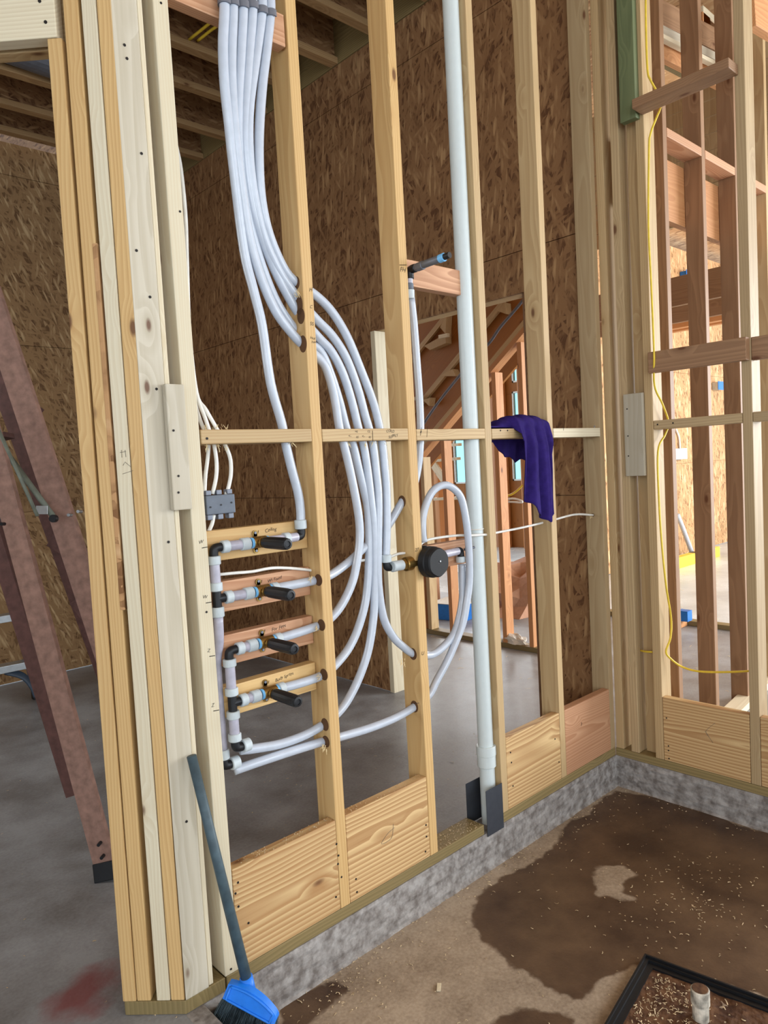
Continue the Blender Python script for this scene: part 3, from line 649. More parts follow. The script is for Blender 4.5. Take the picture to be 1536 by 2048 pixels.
# electrical boxes and tubes on the far strand board
def ebox(px, py, wpx, hpx, m, label, front=None):
    a = U(px-wpx/2, py+hpx/2, Y=2.60); b = U(px+wpx/2, py-hpx/2, Y=2.60)
    e = empty('electrical_box', (a+b)/2, label, 'electrical box')
    cx, cz = (a.x+b.x)/2, (a.z+b.z)/2; sx, sz = abs(b.x-a.x), abs(b.z-a.z)
    board('body', (cx-sx/2, cx+sx/2), (2.57, 2.655), (cz-sz/2, cz+sz/2), m, e, bev=.004)
    board('rim', (cx-sx/2-.01, cx+sx/2+.01), (2.562, 2.569), (cz-sz/2-.01, cz+sz/2+.01), front or m, e, bev=.002)
ebox(1357, 908, 22, 20, M_greybox, 'grey electrical box with a cable above it on the far strand board', M_alu)
ebox(1373, 556, 9, 22, M_bluebox, 'blue electrical box high on the far strand board')
ebox(1438, 772, 12, 13, M_alu, 'small light electrical box on the far strand board between partition studs', M_bluebox)
tag(tube('cable', [U(x, y, Y=2.64) for x, y in [(1360, 898), (1358, 875), (1352, 858)]], .012, M_wire, seg=6), 'thin cable above the grey electrical box on the far wall', 'cable')
tag(tube('tubing_stub', [U(1355, 1030, Y=2.5), U(1364, 1052, Y=2.5), U(1376, 1084, Y=2.5), U(1388, 1117, Y=2.5)], [.012]+[.035]*17+[.03], M_pex, n=6) if False else tube('tubing_stub', [U(1355, 1030, Y=2.5), U(1364, 1052, Y=2.5), U(1376, 1084, Y=2.5), U(1388, 1117, Y=2.5)], .03, M_pex), 'curved white tubing stub standing out of the far floor', 'tubing')
q = U(1370, 1131, Z=0); e = empty('spirit_level', (q.x, q.y, .0), 'yellow bar with black marks lying by the far wall', 'level')
board('body', (q.x-.5, q.x+.9), (q.y-.05, q.y+.05), (.001, .13), M_ywire, e, bev=.004); board('grip', (q.x+.2, q.x+.32), (q.y-.052, q.y+.052), (.0, .132), M_black, e, bev=.004)
# wire coils beyond, by the shirt
tag(tube('cable', [U(x, y, X=2.0) for x, y in [(1006, 993), (1020, 990), (1032, 983), (1048, 968)]], .009, M_ywire, seg=8), 'pale yellow cable bent beyond the opening, left of the shirt', 'cable')
tag(tube('cable', [U(x, y, X=2.0) for x, y in [(1006, 1001), (1025, 997), (1042, 1001), (1043, 1005), (1025, 1004), (1006, 1004)]], .008, M_wire, seg=8), 'white cable loop beyond the opening, below the yellow cable', 'cable')

# ------------------------------------------------------------------ top block, clips and tubing
o = lum('nailer_block', (-5*S+.002, -4*S-PT-.008), (.0, .038), (2.628, 2.718), M_fir, 'pink block high between two studs that the tubing clips are fixed to', 'block')
PR = .0138
def ppath(pts): return [U(x, y, Y=yy) for x, y, yy in pts]
def yy_(y, ye): return -.024 if y <= 40 else (-.024+(ye+.024)*min(1, (y-40)/480.0))
def pipe(name, label, pts, ye, up_=True, r=PR, m=None, group=None, end=None):
    P = [(x, y, (yy_(y, ye) if len(q) == 0 else q[0])) for x, y, *q in pts]
    W = ppath(P)
    if up_: W = [W[0]+Vector((0, 0, q_)) for q_ in (.9, .5, .25, .12, .05)]+W
    if end: W.append(Vector(end))
    return tag(tube(name, W, r, m or M_pex, n=5, seg=14), label, 'tubing', group)
pipes = []
pipes.append(pipe('tubing', 'leftmost white tube of the clipped bundle, dropping to the top valve', [(449, 20), (446, 90), (449, 167), (458, 250), (467, 333), (488, 500), (507, 580), (524, 650), (541, 765), (563, 845), (572, 890), (584, 940), (596, 985), (601, 1020), (601.5, 1046)], .040))
pipes.append(pipe('tubing', 'second tube of the clipped bundle, curving through the stud to the second valve row bend', [(466, 20), (463, 100), (464, 180), (472, 280), (484, 380), (498, 470), (520, 550), (550, 620), (580, 662), (606, 690), (643, 722), (658, 752), (670, 800), (679, 857), (688, 890), (700, 940), (713, 1005), (719, 1050), (719, 1086), (714, 1123), (706, 1160), (691, 1196), (672, 1225), (648, 1246), (612, 1260)], .034, end=(-1.815, .030, .920)))
pipes.append(pipe('tubing', 'third tube of the clipped bundle, curving down to the lowest valve', [(486, 20), (481, 120), (477, 200), (478, 280), (488, 370), (503, 460), (530, 550), (562, 620), (604, 674), (640, 702), (660, 745), (678, 800), (693, 857), (706, 890), (718, 940), (727, 977), (735, 1013), (738, 1062), (738, 1111), (736, 1160), (730, 1208), (716, 1257), (699, 1294), (677, 1323, .045), (652, 1346, .038), (618, 1361, .033)], .055, end=(-1.815, .030, .772)))
pipes.append(pipe('tubing', 'fourth tube of the clipped bundle, curving down to the upper floor-level elbow', [(505, 20), (497, 120), (492, 200), (490, 280), (498, 370), (515, 450), (545, 530), (575, 590), (602, 634), (638, 676), (662, 702), (685, 745), (703, 800), (717, 857), (727, 890), (735, 940), (742, 1000), (748, 1060), (750, 1135), (749, 1184), (747, 1233), (738, 1294), (723, 1343), (703, 1387), (681, 1420), (650, 1447), (610, 1470), (560, 1488), (510, 1497), (482, 1500)], .045))
pipes.append(pipe('tubing', 'fifth tube of the clipped bundle, swinging through the black cap stud', [(524, 20), (511, 120), (500, 200), (497, 260), (500, 330), (510, 400), (530, 480), (560, 545), (590, 588), (601, 604), (636, 642), (665, 672), (692, 715), (715, 775), (730, 830), (738, 857), (746, 890), (752, 940), (757, 1000), (756, 1100), (757, 1170), (767, 1235), (786, 1273), (806, 1293), (826, 1307), (855, 1311), (872, 1305), (891, 1289), (908, 1267), (919, 1233), (925, 1196), (925, 1160), (924, 1128)], .040))
pipes.append(pipe('tubing', 'rightmost tube of the clipped bundle, dropping to the left elbow of the black cap valve', [(541, 20), (533, 100), (525, 167), (519, 250), (518, 320), (522, 390), (533, 450), (550, 500), (573, 545), (597, 568), (633, 592), (665, 625), (695, 675), (722, 740), (745, 800), (757, 845), (765, 890), (769, 930), (773, 977), (774, 1038), (773, 1086), (772, 1112)], .036))
pipe('tubing', 'tube falling from the shower head fitting, through the stud and over to the second valve', [(822, 596, .045), (828, 650, .05), (834, 730, .05), (839, 800, .05), (841, 857, .05), (840, 895, .05), (836, 935, .055), (826, 975, .055), (805, 1003, .052), (788, 1032, .055), (774, 1054, .058), (750, 1080, .062), (728, 1096, .062), (700, 1122, .06), (666, 1147, .05), (640, 1158, .036), (605, 1166, .033)], 0, False, end=(-1.815, .030, 1.070))
pipe('tubing', 'tube looping over the black cap, down beside the vent pipe, back to the lowest elbow', [(847, 1084, .04), (845, 1062, .04), (846, 1033, .04), (855, 1001, .035), (869, 979, .03), (889, 970, .025), (908, 978, .02), (923, 998, .015), (932, 1040, .01), (937, 1086, .01), (939, 1135, .01), (938, 1172, .012), (933, 1208, .015), (926, 1245, .02), (911, 1285, .025), (894, 1323, .03), (874, 1360, .035), (858, 1390, .04), (830, 1413, .045), (790, 1436, .045), (740, 1456, .045), (690, 1471, .045), (650, 1482, .042), (600, 1497, .04), (550, 1513, .04), (505, 1528, .05), (468, 1541, .06)], 0, False)
# clips at the top
for i, (x, y) in enumerate([(449, 4), (466, 8), (486, 13), (505, 14), (524, 24), (541, 30)]):
    c = U(x, y, Y=-.024); e = empty('tube_clip', c, ['grey plastic tube clip on the pink block, %s' % s for s in ('leftmost', 'second from the left', 'third from the left', 'third from the right', 'second from the right', 'rightmost')][i], 'clip', 'tube clips on the pink block')
    bm = bmesh.new()
    for k in range(20):
        a0 = math.radians(-210+k*12*1.0); a1 = math.radians(-210+(k+1)*12.0)
        q = []
        for rr in (PR+.001, PR+.005):
            for a in (a0, a1):
                for z in (-.009, .009): q.append(bm.verts.new((math.sin(a)*rr, -math.cos(a)*rr, z)))
        for f in ((0, 1, 3, 2), (4, 6, 7, 5), (0, 4, 5, 1), (2, 3, 7, 6), (0, 2, 6, 4), (1, 5, 7, 3)): bm.faces.new([q[j] for j in f])
    bmesh.ops.recalc_face_normals(bm, faces=bm.faces)
    link('strap', bm, M_steel, e, loc=c)
    board('foot', (c.x+.010, c.x+.022), (-.012, -.001), (c.z-.009, c.z+.009), M_steel, e, bev=.001)

# ------------------------------------------------------------------ valves
BY = .052
def collar(parent, a, b, r=.0178): return cyl('collar', a, b, r, M_collar, parent, bev=.002)
def elbow(parent, c, d1, d2, L=.026, r=.0125, nm='elbow'):
    c = Vector(c); d1 = Vector(d1); d2 = Vector(d2)
    return tube(nm, [c+d1*L, c+d1*L*.5, c+(d1+d2)*.12*L, c+d2*L*.5, c+d2*L], r, M_black, parent, n=4, seg=14)
def tee(parent, c, d, L=.026, r=.0125):
    c = Vector(c); bm = tube_bm([Vector((0, 0, -L)), Vector((0, 0, L))], r, 16); tube_bm([Vector((0, 0, 0)), Vector(d)*L], r, 16, bm)
    return link('tee', bm, M_black, parent, loc=c, smooth=False)
rowsz = [1.211, 1.070, .920, .772]
rlab = ['top row, marked Ceiling', 'second row', 'third row', 'bottom row, marked Body Sprays']
bz = [(1.171, 1.257), (1.026, 1.112), (.874, .960), (.728, .814)]
inx = [-2.0, -2.0, -1.976, -1.976]
XA = Vector((1, 0, 0)); ZA = Vector((0, 0, 1)); YA = Vector((0, 1, 0))
blabs = [(M_yel, 'yellow backing board behind the top valve'), (M_fir, 'pink backing board behind the second valve'), (M_fir, 'pink backing board behind the third valve'), (M_yel, 'yellow backing board with a knot, behind the lowest valve')]
for i, z in enumerate(rowsz):
    m, lb = blabs[i]
    lum('backing_board', (-5*S+.002, -4*S-PT-.002), (BY, .089), bz[i], m, lb, 'board')
    xv = -1.853; y = .030
    e = empty('shower_valve', (xv, y, z), 'brass valve with black grip-shaped cap, %s' % rlab[i], 'valve')
    cyl('body', (xv-.023, y, z), (xv+.023, y, z), .0170, M_brass, e, bev=.002)
    cyl('neck', (xv, y, z), (xv, y-.028, z), .0125, M_brass, e, bev=.002)
    cyl('neck_ring', (xv, y-.018, z), (xv, y-.023, z), .0155, M_brass, e, bev=.001)
    for s_ in (1, -1):
        bm = bmesh.new(); bmesh.ops.create_cone(bm, cap_ends=True, segments=20, radius1=.0095, radius2=.0095, depth=.003, matrix=Matrix.Rotation(math.pi/2, 4, 'X'))
        r_ = bmesh.ops.create_cube(bm, size=1)
        for v in r_['verts']: v.co = Vector((v.co.x*.012, v.co.y*.003, v.co.z*.016-s_*.008))
        o = link('mounting_ear', bm, M_brass, e, loc=(xv, BY-.002, z+s_*.024))
        cyl('screw', (xv, BY-.0035, z+s_*.026), (xv, BY-.006, z+s_*.026), .004, M_steel, o, seg=12)
    # black ribbed cap
    hb = []; L = .118; n = 26
    bm = bmesh.new(); d0 = Vector((0, -1, 0)); rings = []
    prof = [(0, .0135), (.004, .0155), (.010, .0165), (.030, .0170), (.080, .0175), (.100, .0175), (.110, .0165), (.116, .0140), (.117, .0085), (.114, .0075), (.114, .001)]
    for (tt, rr) in prof:
        rings.append([bm.verts.new((math.cos(2*math.pi*k/n)*rr*(1-.04*(k % 2)), -tt, math.sin(2*math.pi*k/n)*rr*(1-.04*(k % 2)))) for k in range(n)])
    for a_, b_ in zip(rings, rings[1:]):
        for k in range(n): bm.faces.new((a_[k], a_[(k+1) % n], b_[(k+1) % n], b_[k]))
    bm.faces.new(rings[0][::-1]); bm.faces.new(rings[-1]); bmesh.ops.recalc_face_normals(bm, faces=bm.faces)
    link('test_cap', bm, M_black, e, loc=(xv, y-.026, z))
    # inlet side
    xi = inx[i]; yi = y if i > 1 else y+.002
    cyl('coupling', (xv-.022, y, z), (xv-.030, y, z), .0155, M_blue_ring, e, bev=.001)
    cyl('coupling_nut', (xv-.030, y, z), (xv-.038, y, z), .0125, M_black, e, bev=.001)
    collar(e, (xv-.034, y, z), (xv-.062, y, z))
    cyl('inlet_tube', (xv-.060, y, z), (xi+.042, y, z), .0140, M_tubei, e)
    collar(e, (xi+.024, y, z), (xi+.046, y, z))
    # outlet side
    cyl('coupling', (xv+.022, y, z), (xv+.030, y, z), .0155, M_blue_ring, e, bev=.001)
    if i: collar(e, (xv+.030, y, z), (xv+.052, y, z))
    else:
        cyl('outlet_tube', (xv+.028, y, z), (xv+.088, y, z), .0135, M_tubei, e)
        collar(e, (xv+.082, y, z), (xv+.104, y, z))
        ex = U(601.5, 1066, Y=.04).x
        elbow(e, (ex, .036, z), -XA, ZA); collar(e, (ex, .038, z+.022), (ex, .038, z+.050), .0185)
        cyl('outlet_tube', (xv+.10, y, z), (ex-.02, .034, z), .0135, M_tubei, e) if ex-.02 > xv+.10 else None
# manifolds
e = empty('water_manifold', (-2.0, .032, .59), 'outer white supply riser with black elbows feeding the two upper valves', 'pipework')
x, y = -2.0, .032
elbow(e, (x, y, rowsz[0]), XA, -ZA); collar(e, (x, y, rowsz[0]-.022), (x, y, rowsz[0]-.046))
cyl('riser_tube', (x, y, rowsz[0]-.045), (x, y, rowsz[1]+.045), .0140, M_tubei, e)
collar(e, (x, y, rowsz[1]+.046), (x, y, rowsz[1]+.022)); tee(e, (x, y, rowsz[1]), XA); collar(e, (x, y, rowsz[1]-.022), (x, y, rowsz[1]-.050))
zb = .590
tube('riser_tube', [(x, y, rowsz[1]-.049), (x, y+.006, .95), (x, .060, .88), (x, .060, .70), (x, .060, zb+.045)], .0140, M_tubei, e, n=4)
collar(e, (x, .060, zb+.050), (x, .060, zb+.022), .0185); elbow(e, (x, .060, zb), ZA, XA); collar(e, (x+.022, .060, zb), (x+.048, .060, zb), .0185)
e = empty('water_manifold', (-1.976, .03, .64), 'inner white supply riser with black tee feeding the two lower valves', 'pipework')
x = -1.976; y = .030; zb = .642
elbow(e, (x, y, rowsz[2]), XA, -ZA); collar(e, (x, y, rowsz[2]-.022), (x, y, rowsz[2]-.044), .0185); cyl('riser_tube', (x, y, rowsz[2]-.043), (x, y, rowsz[3]+.043), .0140, M_tubei, e)
collar(e, (x, y, rowsz[3]+.044), (x, y, rowsz[3]+.022), .0185); tee(e, (x, y, rowsz[3]), XA); collar(e, (x, y, rowsz[3]-.022), (x, y, rowsz[3]-.044), .0185)
cyl('riser_tube', (x, y, rowsz[3]-.043), (x, y, zb+.043), .0140, M_tubei, e); collar(e, (x, y, zb+.044), (x, y, zb+.022), .0185); elbow(e, (x, y, zb), ZA, XA); collar(e, (x+.022, y, zb), (x+.046, y, zb), .0185)
# thermostatic valve with round black cap
z5 = U(800, 1131, Y=.03).z; c5 = U(866, 1124, Y=-.03)
e = empty('thermostatic_valve', (c5.x, .03, c5.z), 'brass valve under a big round black cap between the tubing and the vent pipe', 'valve')
xl = U(773, 1134, Y=.036).x
cyl('body', (c5.x-.085, .022, c5.z), (c5.x+.03, .022, c5.z), .024, M_brass, e, bev=.003)
cyl('hex_nut', (c5.x-.098, .022, c5.z), (c5.x-.083, .022, c5.z), .020, M_brass, e, seg=6)
cyl('neck', (c5.x, .03, c5.z), (c5.x, -.015, c5.z), .03, M_brass, e)
bm = bmesh.new(); n = 48; rings = []
for (tt, rr, fl) in [(0, .049, 0), (.004, .054, 0), (.028, .054, 0), (.031, .052, 1), (.050, .051, 1), (.055, .047, 1), (.055, .004, 1), (.054, .001, 1)]:
    row = []
    for k in range(n):
        a_ = 2*math.pi*k/n; q = rr
        if fl and rr > .02: q = rr*(1-.035*(1+math.cos(a_*6))/2)
        row.append(bm.verts.new((math.cos(a_)*q, -tt, math.sin(a_)*q)))
    rings.append(row)
for a_, b_ in zip(rings, rings[1:]):
    for k in range(n): bm.faces.new((a_[k], a_[(k+1) % n], b_[(k+1) % n], b_[k]))
bm.faces.new(rings[0][::-1]); bm.faces.new(rings[-1]); bmesh.ops.recalc_face_normals(bm, faces=bm.faces)
cap = link('cap', bm, M_blk_cap, e, loc=(c5.x, -.005, c5.z))
cyl('screw', (c5.x+.004, -.0605, c5.z+.004), (c5.x+.004, -.062, c5.z+.004), .003, M_alu, cap, seg=10)
elbow(e, (xl, .036, c5.z-.004), ZA, XA); collar(e, (xl, .036, c5.z+.016), (xl, .036, c5.z+.042), .0185)
collar(e, (xl+.022, .034, c5.z-.003), (xl+.046, .034, c5.z-.003)); cyl('inlet_tube', (xl+.04, .033, c5.z-.002), (c5.x-.13, .026, c5.z), .014, M_tubei, e); collar(e, (c5.x-.142, .024, c5.z), (c5.x-.096, .022, c5.z))
xr = U(924, 1108, Y=.03).x
collar(e, (c5.x+.028, .024, c5.z+.004), (c5.x+.06, .03, c5.z+.006)); cyl('outlet_tube', (c5.x+.05, .03, c5.z+.006), (xr-.018, .034, c5.z+.01), .014, M_tubei, e)
elbow(e, (xr, .036, c5.z+.012), -XA, -ZA, .024); collar(e, (xr, .038, c5.z-.012), (xr, .038, c5.z-.034))
xt = U(847, 1090, Y=.036).x
tube('hose_barb', [(xt, .036, c5.z+.0), (xt, .036, c5.z+.05)], .012, M_black, e, spline=False)
cyl('stop_pin', (xr+.012, .03, c5.z+.012), (xr+.05, .01, c5.z+.018), .0045, M_steel, e, seg=10)
lum('backing_board', (c5.x-.03, -2*S-PT-.002), (.055, .089), (c5.z-.045, c5.z+.045), M_fir, 'pink backing board behind the round black valve cap', 'board')
# shower head outlet
lum('backing_board', (-3*S+.0, -2*S-PT-.002), (.040, .078), (2.022, 2.112), M_fir, 'pink block high right of the black cap stud, under the shower head outlet', 'board')
h0 = U(819, 540, Y=.03); e = empty('shower_outlet', h0, 'grey threaded outlet pipe on a black elbow, sticking out above the pink block', 'pipe fitting')
hx, hz_ = U(819, 542, Y=.036).x, U(819, 540, Y=.036).z
elbow(e, (hx, .036, hz_), -ZA, -YA, .030, .0145)
cyl('nipple', (hx, .012, hz_+.001), (hx, -.125, hz_+.004), .0125, M_steel, e); cyl('nipple_collar', (hx, -.004, hz_), (hx, -.030, hz_+.001), .0145, M_steel, e)
cyl('thread_band', (hx, -.105, hz_+.003), (hx, -.127, hz_+.004), .0138, M_blue_ring, e); cyl('end_plug', (hx, -.125, hz_+.004), (hx, -.150, hz_+.005), .0105, M_black, e)
def zat(py): return U(822, py, Y=.042).z
cyl('drop_tube', (hx, .038, zat(552)), (hx, .042, zat(578)), .0125, M_tubei, e); cyl('seal_ring', (hx, .042, zat(568)), (hx, .042, zat(580)), .0155, M_greybox, e)
collar(e, (hx, .042, zat(580)), (hx+.001, .044, zat(598)), .0180)
# white vent pipe
vt = empty('vent_pipe', (-.878, .046, .0), 'tall white plastic vent pipe with a coupling near its foot', 'pipe')
vb = .300
cyl('riser', (-.878, .047, vb), (-.876, .047, CZ+.2), .0295, M_pvc, vt, seg=36, bev=.002)
cyl('coupling', (-.877, .047, vb-.075), (-.877, .047, vb+.004), .0365, M_pvc, vt, seg=36, bev=.002)
cyl('coupling_rim', (-.877, .047, vb-.030), (-.877, .047, vb+.008), .0385, M_pvc, vt, seg=36, bev=.002)
cyl('foot', (-.877, .047, -.25), (-.877, .047, vb-.07), .0300, M_pvc, vt, seg=36, bev=.002)
tag(lumber('guard_plate', (-.905, -.006, -.012), (-.905, -.006, .165), .098, .0016, (1, 0, 0), M_dark_steel, bev=.0), 'dark steel guard plate in front of the vent pipe foot', 'plate')
tag(lumber('guard_plate', (-.905, .093, .002), (-.905, .093, .165), .098, .0016, (1, 0, 0), M_dark_steel, bev=.0), 'dark steel guard plate behind the vent pipe foot', 'plate')
tag(tube('zip_tie', [(-.878+math.cos(a/8*math.pi)*.0305, .047+math.sin(a/8*math.pi)*.0305, 1.150) for a in range(17)], .0025, M_wire, seg=6), 'thin white tie round the vent pipe', 'tie')

# ------------------------------------------------------------------ cables in the plumbing wall
def cab(pts, label, r=.0042, m=None): return tag(tube('cable', ppath(pts), r, m or M_wire, n=5, seg=8), label, 'cable')
cab([(352, 290, .095), (362, 340, .095), (371, 430, .095), (374, 520, .095), (379, 660, .095), (393, 785, .07), (412, 820, .05), (436, 862, .045), (448, 885, .045), (460, 915, .05), (462, 945, .055), (458, 970, .06), (452, 990, .06)], 'white cable dropping through the block to the right side of the grey splice box', .0055)
cab([(385, 760, .085), (396, 800, .06), (408, 830, .05), (419, 862, .045), (428, 890, .045), (433, 925, .05), (432, 955, .055), (425, 988, .06)], 'white cable dropping to the middle of the grey splice box', .0055)
cab([(388, 800, .09), (400, 840, .07), (416, 880, .06), (416, 910, .06), (411, 950, .06), (409, 985, .065)], 'white cable dropping to the left side of the grey splice box', .0055)
cab([(428, 1030, .06), (424, 1048, .062), (417, 1065, .07), (412, 1090, .085)], 'short white cable leaving the underside of the grey splice box', .0055)
cab([(430, 1150, .066), (470, 1146, .05), (505, 1143, .046), (545, 1136, .045), (590, 1137, .046), (634, 1142, .050), (650, 1144, .06)], 'white cable running level just above the second valve board', .0045)
cab([(690, 1128, .07), (730, 1120, .065), (775, 1115, .055), (795, 1108, .05), (815, 1105, .05), (830, 1100, .06), (850, 1082, .06), (880, 1075, .055), (915, 1071, .045), (938, 1071, .02), (958, 1070, .012), (975, 1069, .02), (984, 1067, .04), (1010, 1062, .045), (1045, 1055, .045), (1083, 1046, .045), (1110, 1039, .045), (1150, 1029, .045), (1186, 1030, .045)], 'white cable running right from the black cap, past the vent pipe to the corner', .0048)
# splice box
a = U(410, 1022, Y=.055); b = U(466, 996, Y=.055); cz_ = (U(435, 1030, Y=.055).z+U(435, 990, Y=.055).z)/2
e = empty('splice_box', ((a.x+b.x)/2, .06, cz_), 'grey plastic cable splice box hanging left above the valves', 'splice box')
board('body', (a.x, b.x), (.045, .075), (cz_-.025, cz_+.028), M_greybox, e, bev=.003)
for k in range(3):
    xx = a.x+.012+k*(b.x-a.x-.024)/2
    board('cable_clamp', (xx-.008, xx+.008), (.050, .071), (cz_+.0285, cz_+.042), M_steel, e, bev=.002)
    board('cable_clamp', (xx-.008, xx+.008), (.050, .071), (cz_-.040, cz_-.0255), M_steel, e, bev=.002)
    cyl('screw', (xx, .0448, cz_+.004*(k-1)), (xx, .043, cz_+.004*(k-1)), .0025, M_black, e, seg=10)

# ------------------------------------------------------------------ purple shirt over the block
def shirt():
    bm = bmesh.new()
    zt = 1.5275                                     # top of the block
    nU, nV = 72, 56
    xL = U(986, 880, Y=-.01).x; xR = U(1106, 900, Y=-.03).x; xm = U(1042, 868, Y=-.018).x-.020
    def lerp(t, pts):
        for (a, b), (c, d) in zip(pts, pts[1:]):
            if t <= c: k = (t-a)/(c-a) if c > a else 0; k = max(0, k); return b+(d-b)*k
        return pts[-1][1]
    # front hem height measured down the photograph, by x
    hem = [((x-1040)/66, U(x, y, Y=-.045).z) for x, y in [(1040, 985), (1046, 1000), (1060, 1010), (1066, 1030), (1078, 1042), (1088, 1049), (1103, 1036), (1106, 1030)]]
    back = [(U(x, y, Y=.105).x, U(x, y, Y=.105).z) for x, y in [(986, 885), (996, 902), (1010, 915), (1018, 914), (1029, 926), (1040, 918), (1060, 925), (1106, 925)]]
    top = [(U(x, y, Y=.03).x, U(x, y, Y=.03).z) for x, y in [(986, 858), (1000, 843), (1020, 836), (1045, 833), (1070, 837), (1088, 849), (1098, 868), (1107, 889)]]
    grid = []
    for i in range(nU+1):
        u = i/nU; x = xL+(xR-xL)*u
        hz = max(zt+.006, lerp(x, top)); bz_ = lerp(x, back); front = x > xm
        k = min(1, max(0, (x-xm)/.05)) if front else 0
        pl = math.sin((x-xm)*88+.6)*.9+math.sin((x-xm)*190+1.0)*.28
        row = []
        for j in range(nV+1):
            v = j/nV
            if v < .3:                               # back, hem to top
                q = v/.3; y = .100-.012*q+.004*pl*(1-q); z = bz_+(zt-bz_)*q
            elif v < .5:                             # over the block
                q = (v-.3)/.2; a_ = math.pi*q
                yb, yf = .088, (-.016 if front else .012)
                y = (yb+yf)/2+math.cos(a_)*(yb-yf)/2; z = zt+.004+math.sin(a_)**.7*(hz-zt)*(1+.10*pl)
                if not front and q > .85: z = max(zt+.003, z)
            else:
                q = (v-.5)/.5
                if front:
                    fz = lerp((x-xm)/(xR-xm), hem); y = -.016-.018*min(1, q*5)-pl*.017*(.35+.65*min(1, q*2)); z = zt+.004+(fz-zt)*q
                    x2 = x+.006*math.sin(q*5+x*40)*q-.034*q*max(0, 1-(x-xm)/.12)
                    if x > xR-.05: x2 -= (x-(xR-.05))*.45*min(1, max(0, (q-.12)*5))
                    row.append(bm.verts.new((x2, y, z))); continue
                y = .012-.001*q; z = zt+.0035
                row.append(bm.verts.new((x, y+.0, z))); continue
            row.append(bm.verts.new((x, y, z)))
        grid.append(row)
    for i in range(nU):
        for j in range(nV):
            vs = [grid[i][j], grid[i+1][j], grid[i+1][j+1], grid[i][j+1]]
            x = (vs[0].co.x+vs[2].co.x)/2
            if j >= nV*.5 and x < xm: continue
            bm.faces.new(vs)
    bmesh.ops.remove_doubles(bm, verts=bm.verts, dist=.0004)
    o = link('shirt', bm, M_shirt, smooth=True)
    md = o.modifiers.new('thickness', 'SOLIDIFY'); md.thickness = .003
    return tag(o, 'dark purple shirt draped over the mid-height block', 'shirt')
shirt()

# ------------------------------------------------------------------ broom
head = U(492, 1965, Y=-.07)
tp = U(383, 1512, Y=-.022); hb_ = U(494, 1962, Y=-.085)
e = empty('broom', (hb_.x, hb_.y, FZ), 'broom with slate handle and bright blue head leaning against the near pale stud', 'broom')
ext = tp+(tp-hb_)*.0
tube('handle', [hb_, hb_+(tp-hb_)*.5, tp], [.0145, .0135, .0125], M_handle, e, spline=False, seg=16)
ca, cb_ = U(452, 1985, Y=-.055), U(553, 2040, Y=-.17)
hd = (cb_-ca).normalized(); hl = (cb_-ca).length
dn = Vector((0, 0, -1)); dn = (dn-hd*dn.dot(hd)).normalized(); sd = hd.cross(dn).normalized()
def broom_pt(s_, t_, n_): return ca+hd*(s_*hl)+dn*t_+sd*n_
# blue block: fan-shaped outline with a hollow front
bm = bmesh.new(); N_ = 28; prof_top = []
def topo(s_): return -.012-.050*math.sin(min(1, max(0, s_*1.15+.02))*math.pi)**.7 if s_ < .97 else -.012
outs = []
for fs, wd in ((-1, 1), (1, 1)):
    row_t = []; row_b = []
    for i in range(N_+1):
        s_ = i/N_; hh = -.012-.034*math.sin(math.pi*min(1, s_*.80+.20))**.7
        row_t.append(bm.verts.new(broom_pt(s_, hh, fs*.010))); row_b.append(bm.verts.new(broom_pt(s_, .002, fs*.020)))
    outs.append((row_t, row_b))
for (rt_, rb_) in outs:
    for i in range(N_): bm.faces.new((rt_[i], rt_[i+1], rb_[i+1], rb_[i]))
for i in range(N_):
    bm.faces.new((outs[0][0][i], outs[0][0][i+1], outs[1][0][i+1], outs[1][0][i])); bm.faces.new((outs[0][1][i], outs[0][1][i+1], outs[1][1][i+1], outs[1][1][i]))
for i in (0, N_): bm.faces.new((outs[0][0][i], outs[0][1][i], outs[1][1][i], outs[1][0][i]))
bmesh.ops.recalc_face_normals(bm, faces=bm.faces)
hdo = link('head', bm, M_bluep, e)
# raised rim and recess on the face towards the camera
cs = sd if sd.dot(CAM-ca) > 0 else -sd
ring = []
for i in range(24):
    s_ = .06+.86*i/23; ring.append(ca+hd*(s_*hl)+dn*(-.010-.030*math.sin(math.pi*min(1, s_*.80+.20))**.7)+cs*.0125)
for i in range(24):
    s_ = .92-.86*i/23; ring.append(ca+hd*(s_*hl)+dn*-.001+cs*.020)
ring.append(ring[0]); tube('head_rim', ring, .0034, M_bluep, e, spline=False, seg=8)
tube('socket', [hb_+(tp-hb_).normalized()*.012, hb_-(tp-hb_).normalized()*.02, broom_pt(.40, .004, 0)+cs*.012], [.0175, .0185, .014], M_bluep, e, spline=False, seg=16)
# bristles
br = bmesh.new(); R_ = random.Random(5)
for i in range(900):
    s_ = R_.random(); n0 = R_.uniform(-.016, .016); a0 = broom_pt(s_, .001, n0)
    L = .10+R_.uniform(-.012, .012); dirv = (dn + hd*((s_-.45)*.35+R_.uniform(-.08, .08)) + sd*(n0*12+R_.uniform(-.08, .08))).normalized()
    tmid = a0+dirv*L*.5; tend = a0+dirv*L+Vector((R_.uniform(-.006, .006), R_.uniform(-.006, .006), 0))
    if tend.z < FZ+.003: tend.z = FZ+.003
    tube_bm([a0, tmid, tend], .0008, 3, br, cap=False)
tag(link('bristles', br, M_brist, e), None, None, None, 'stuff')

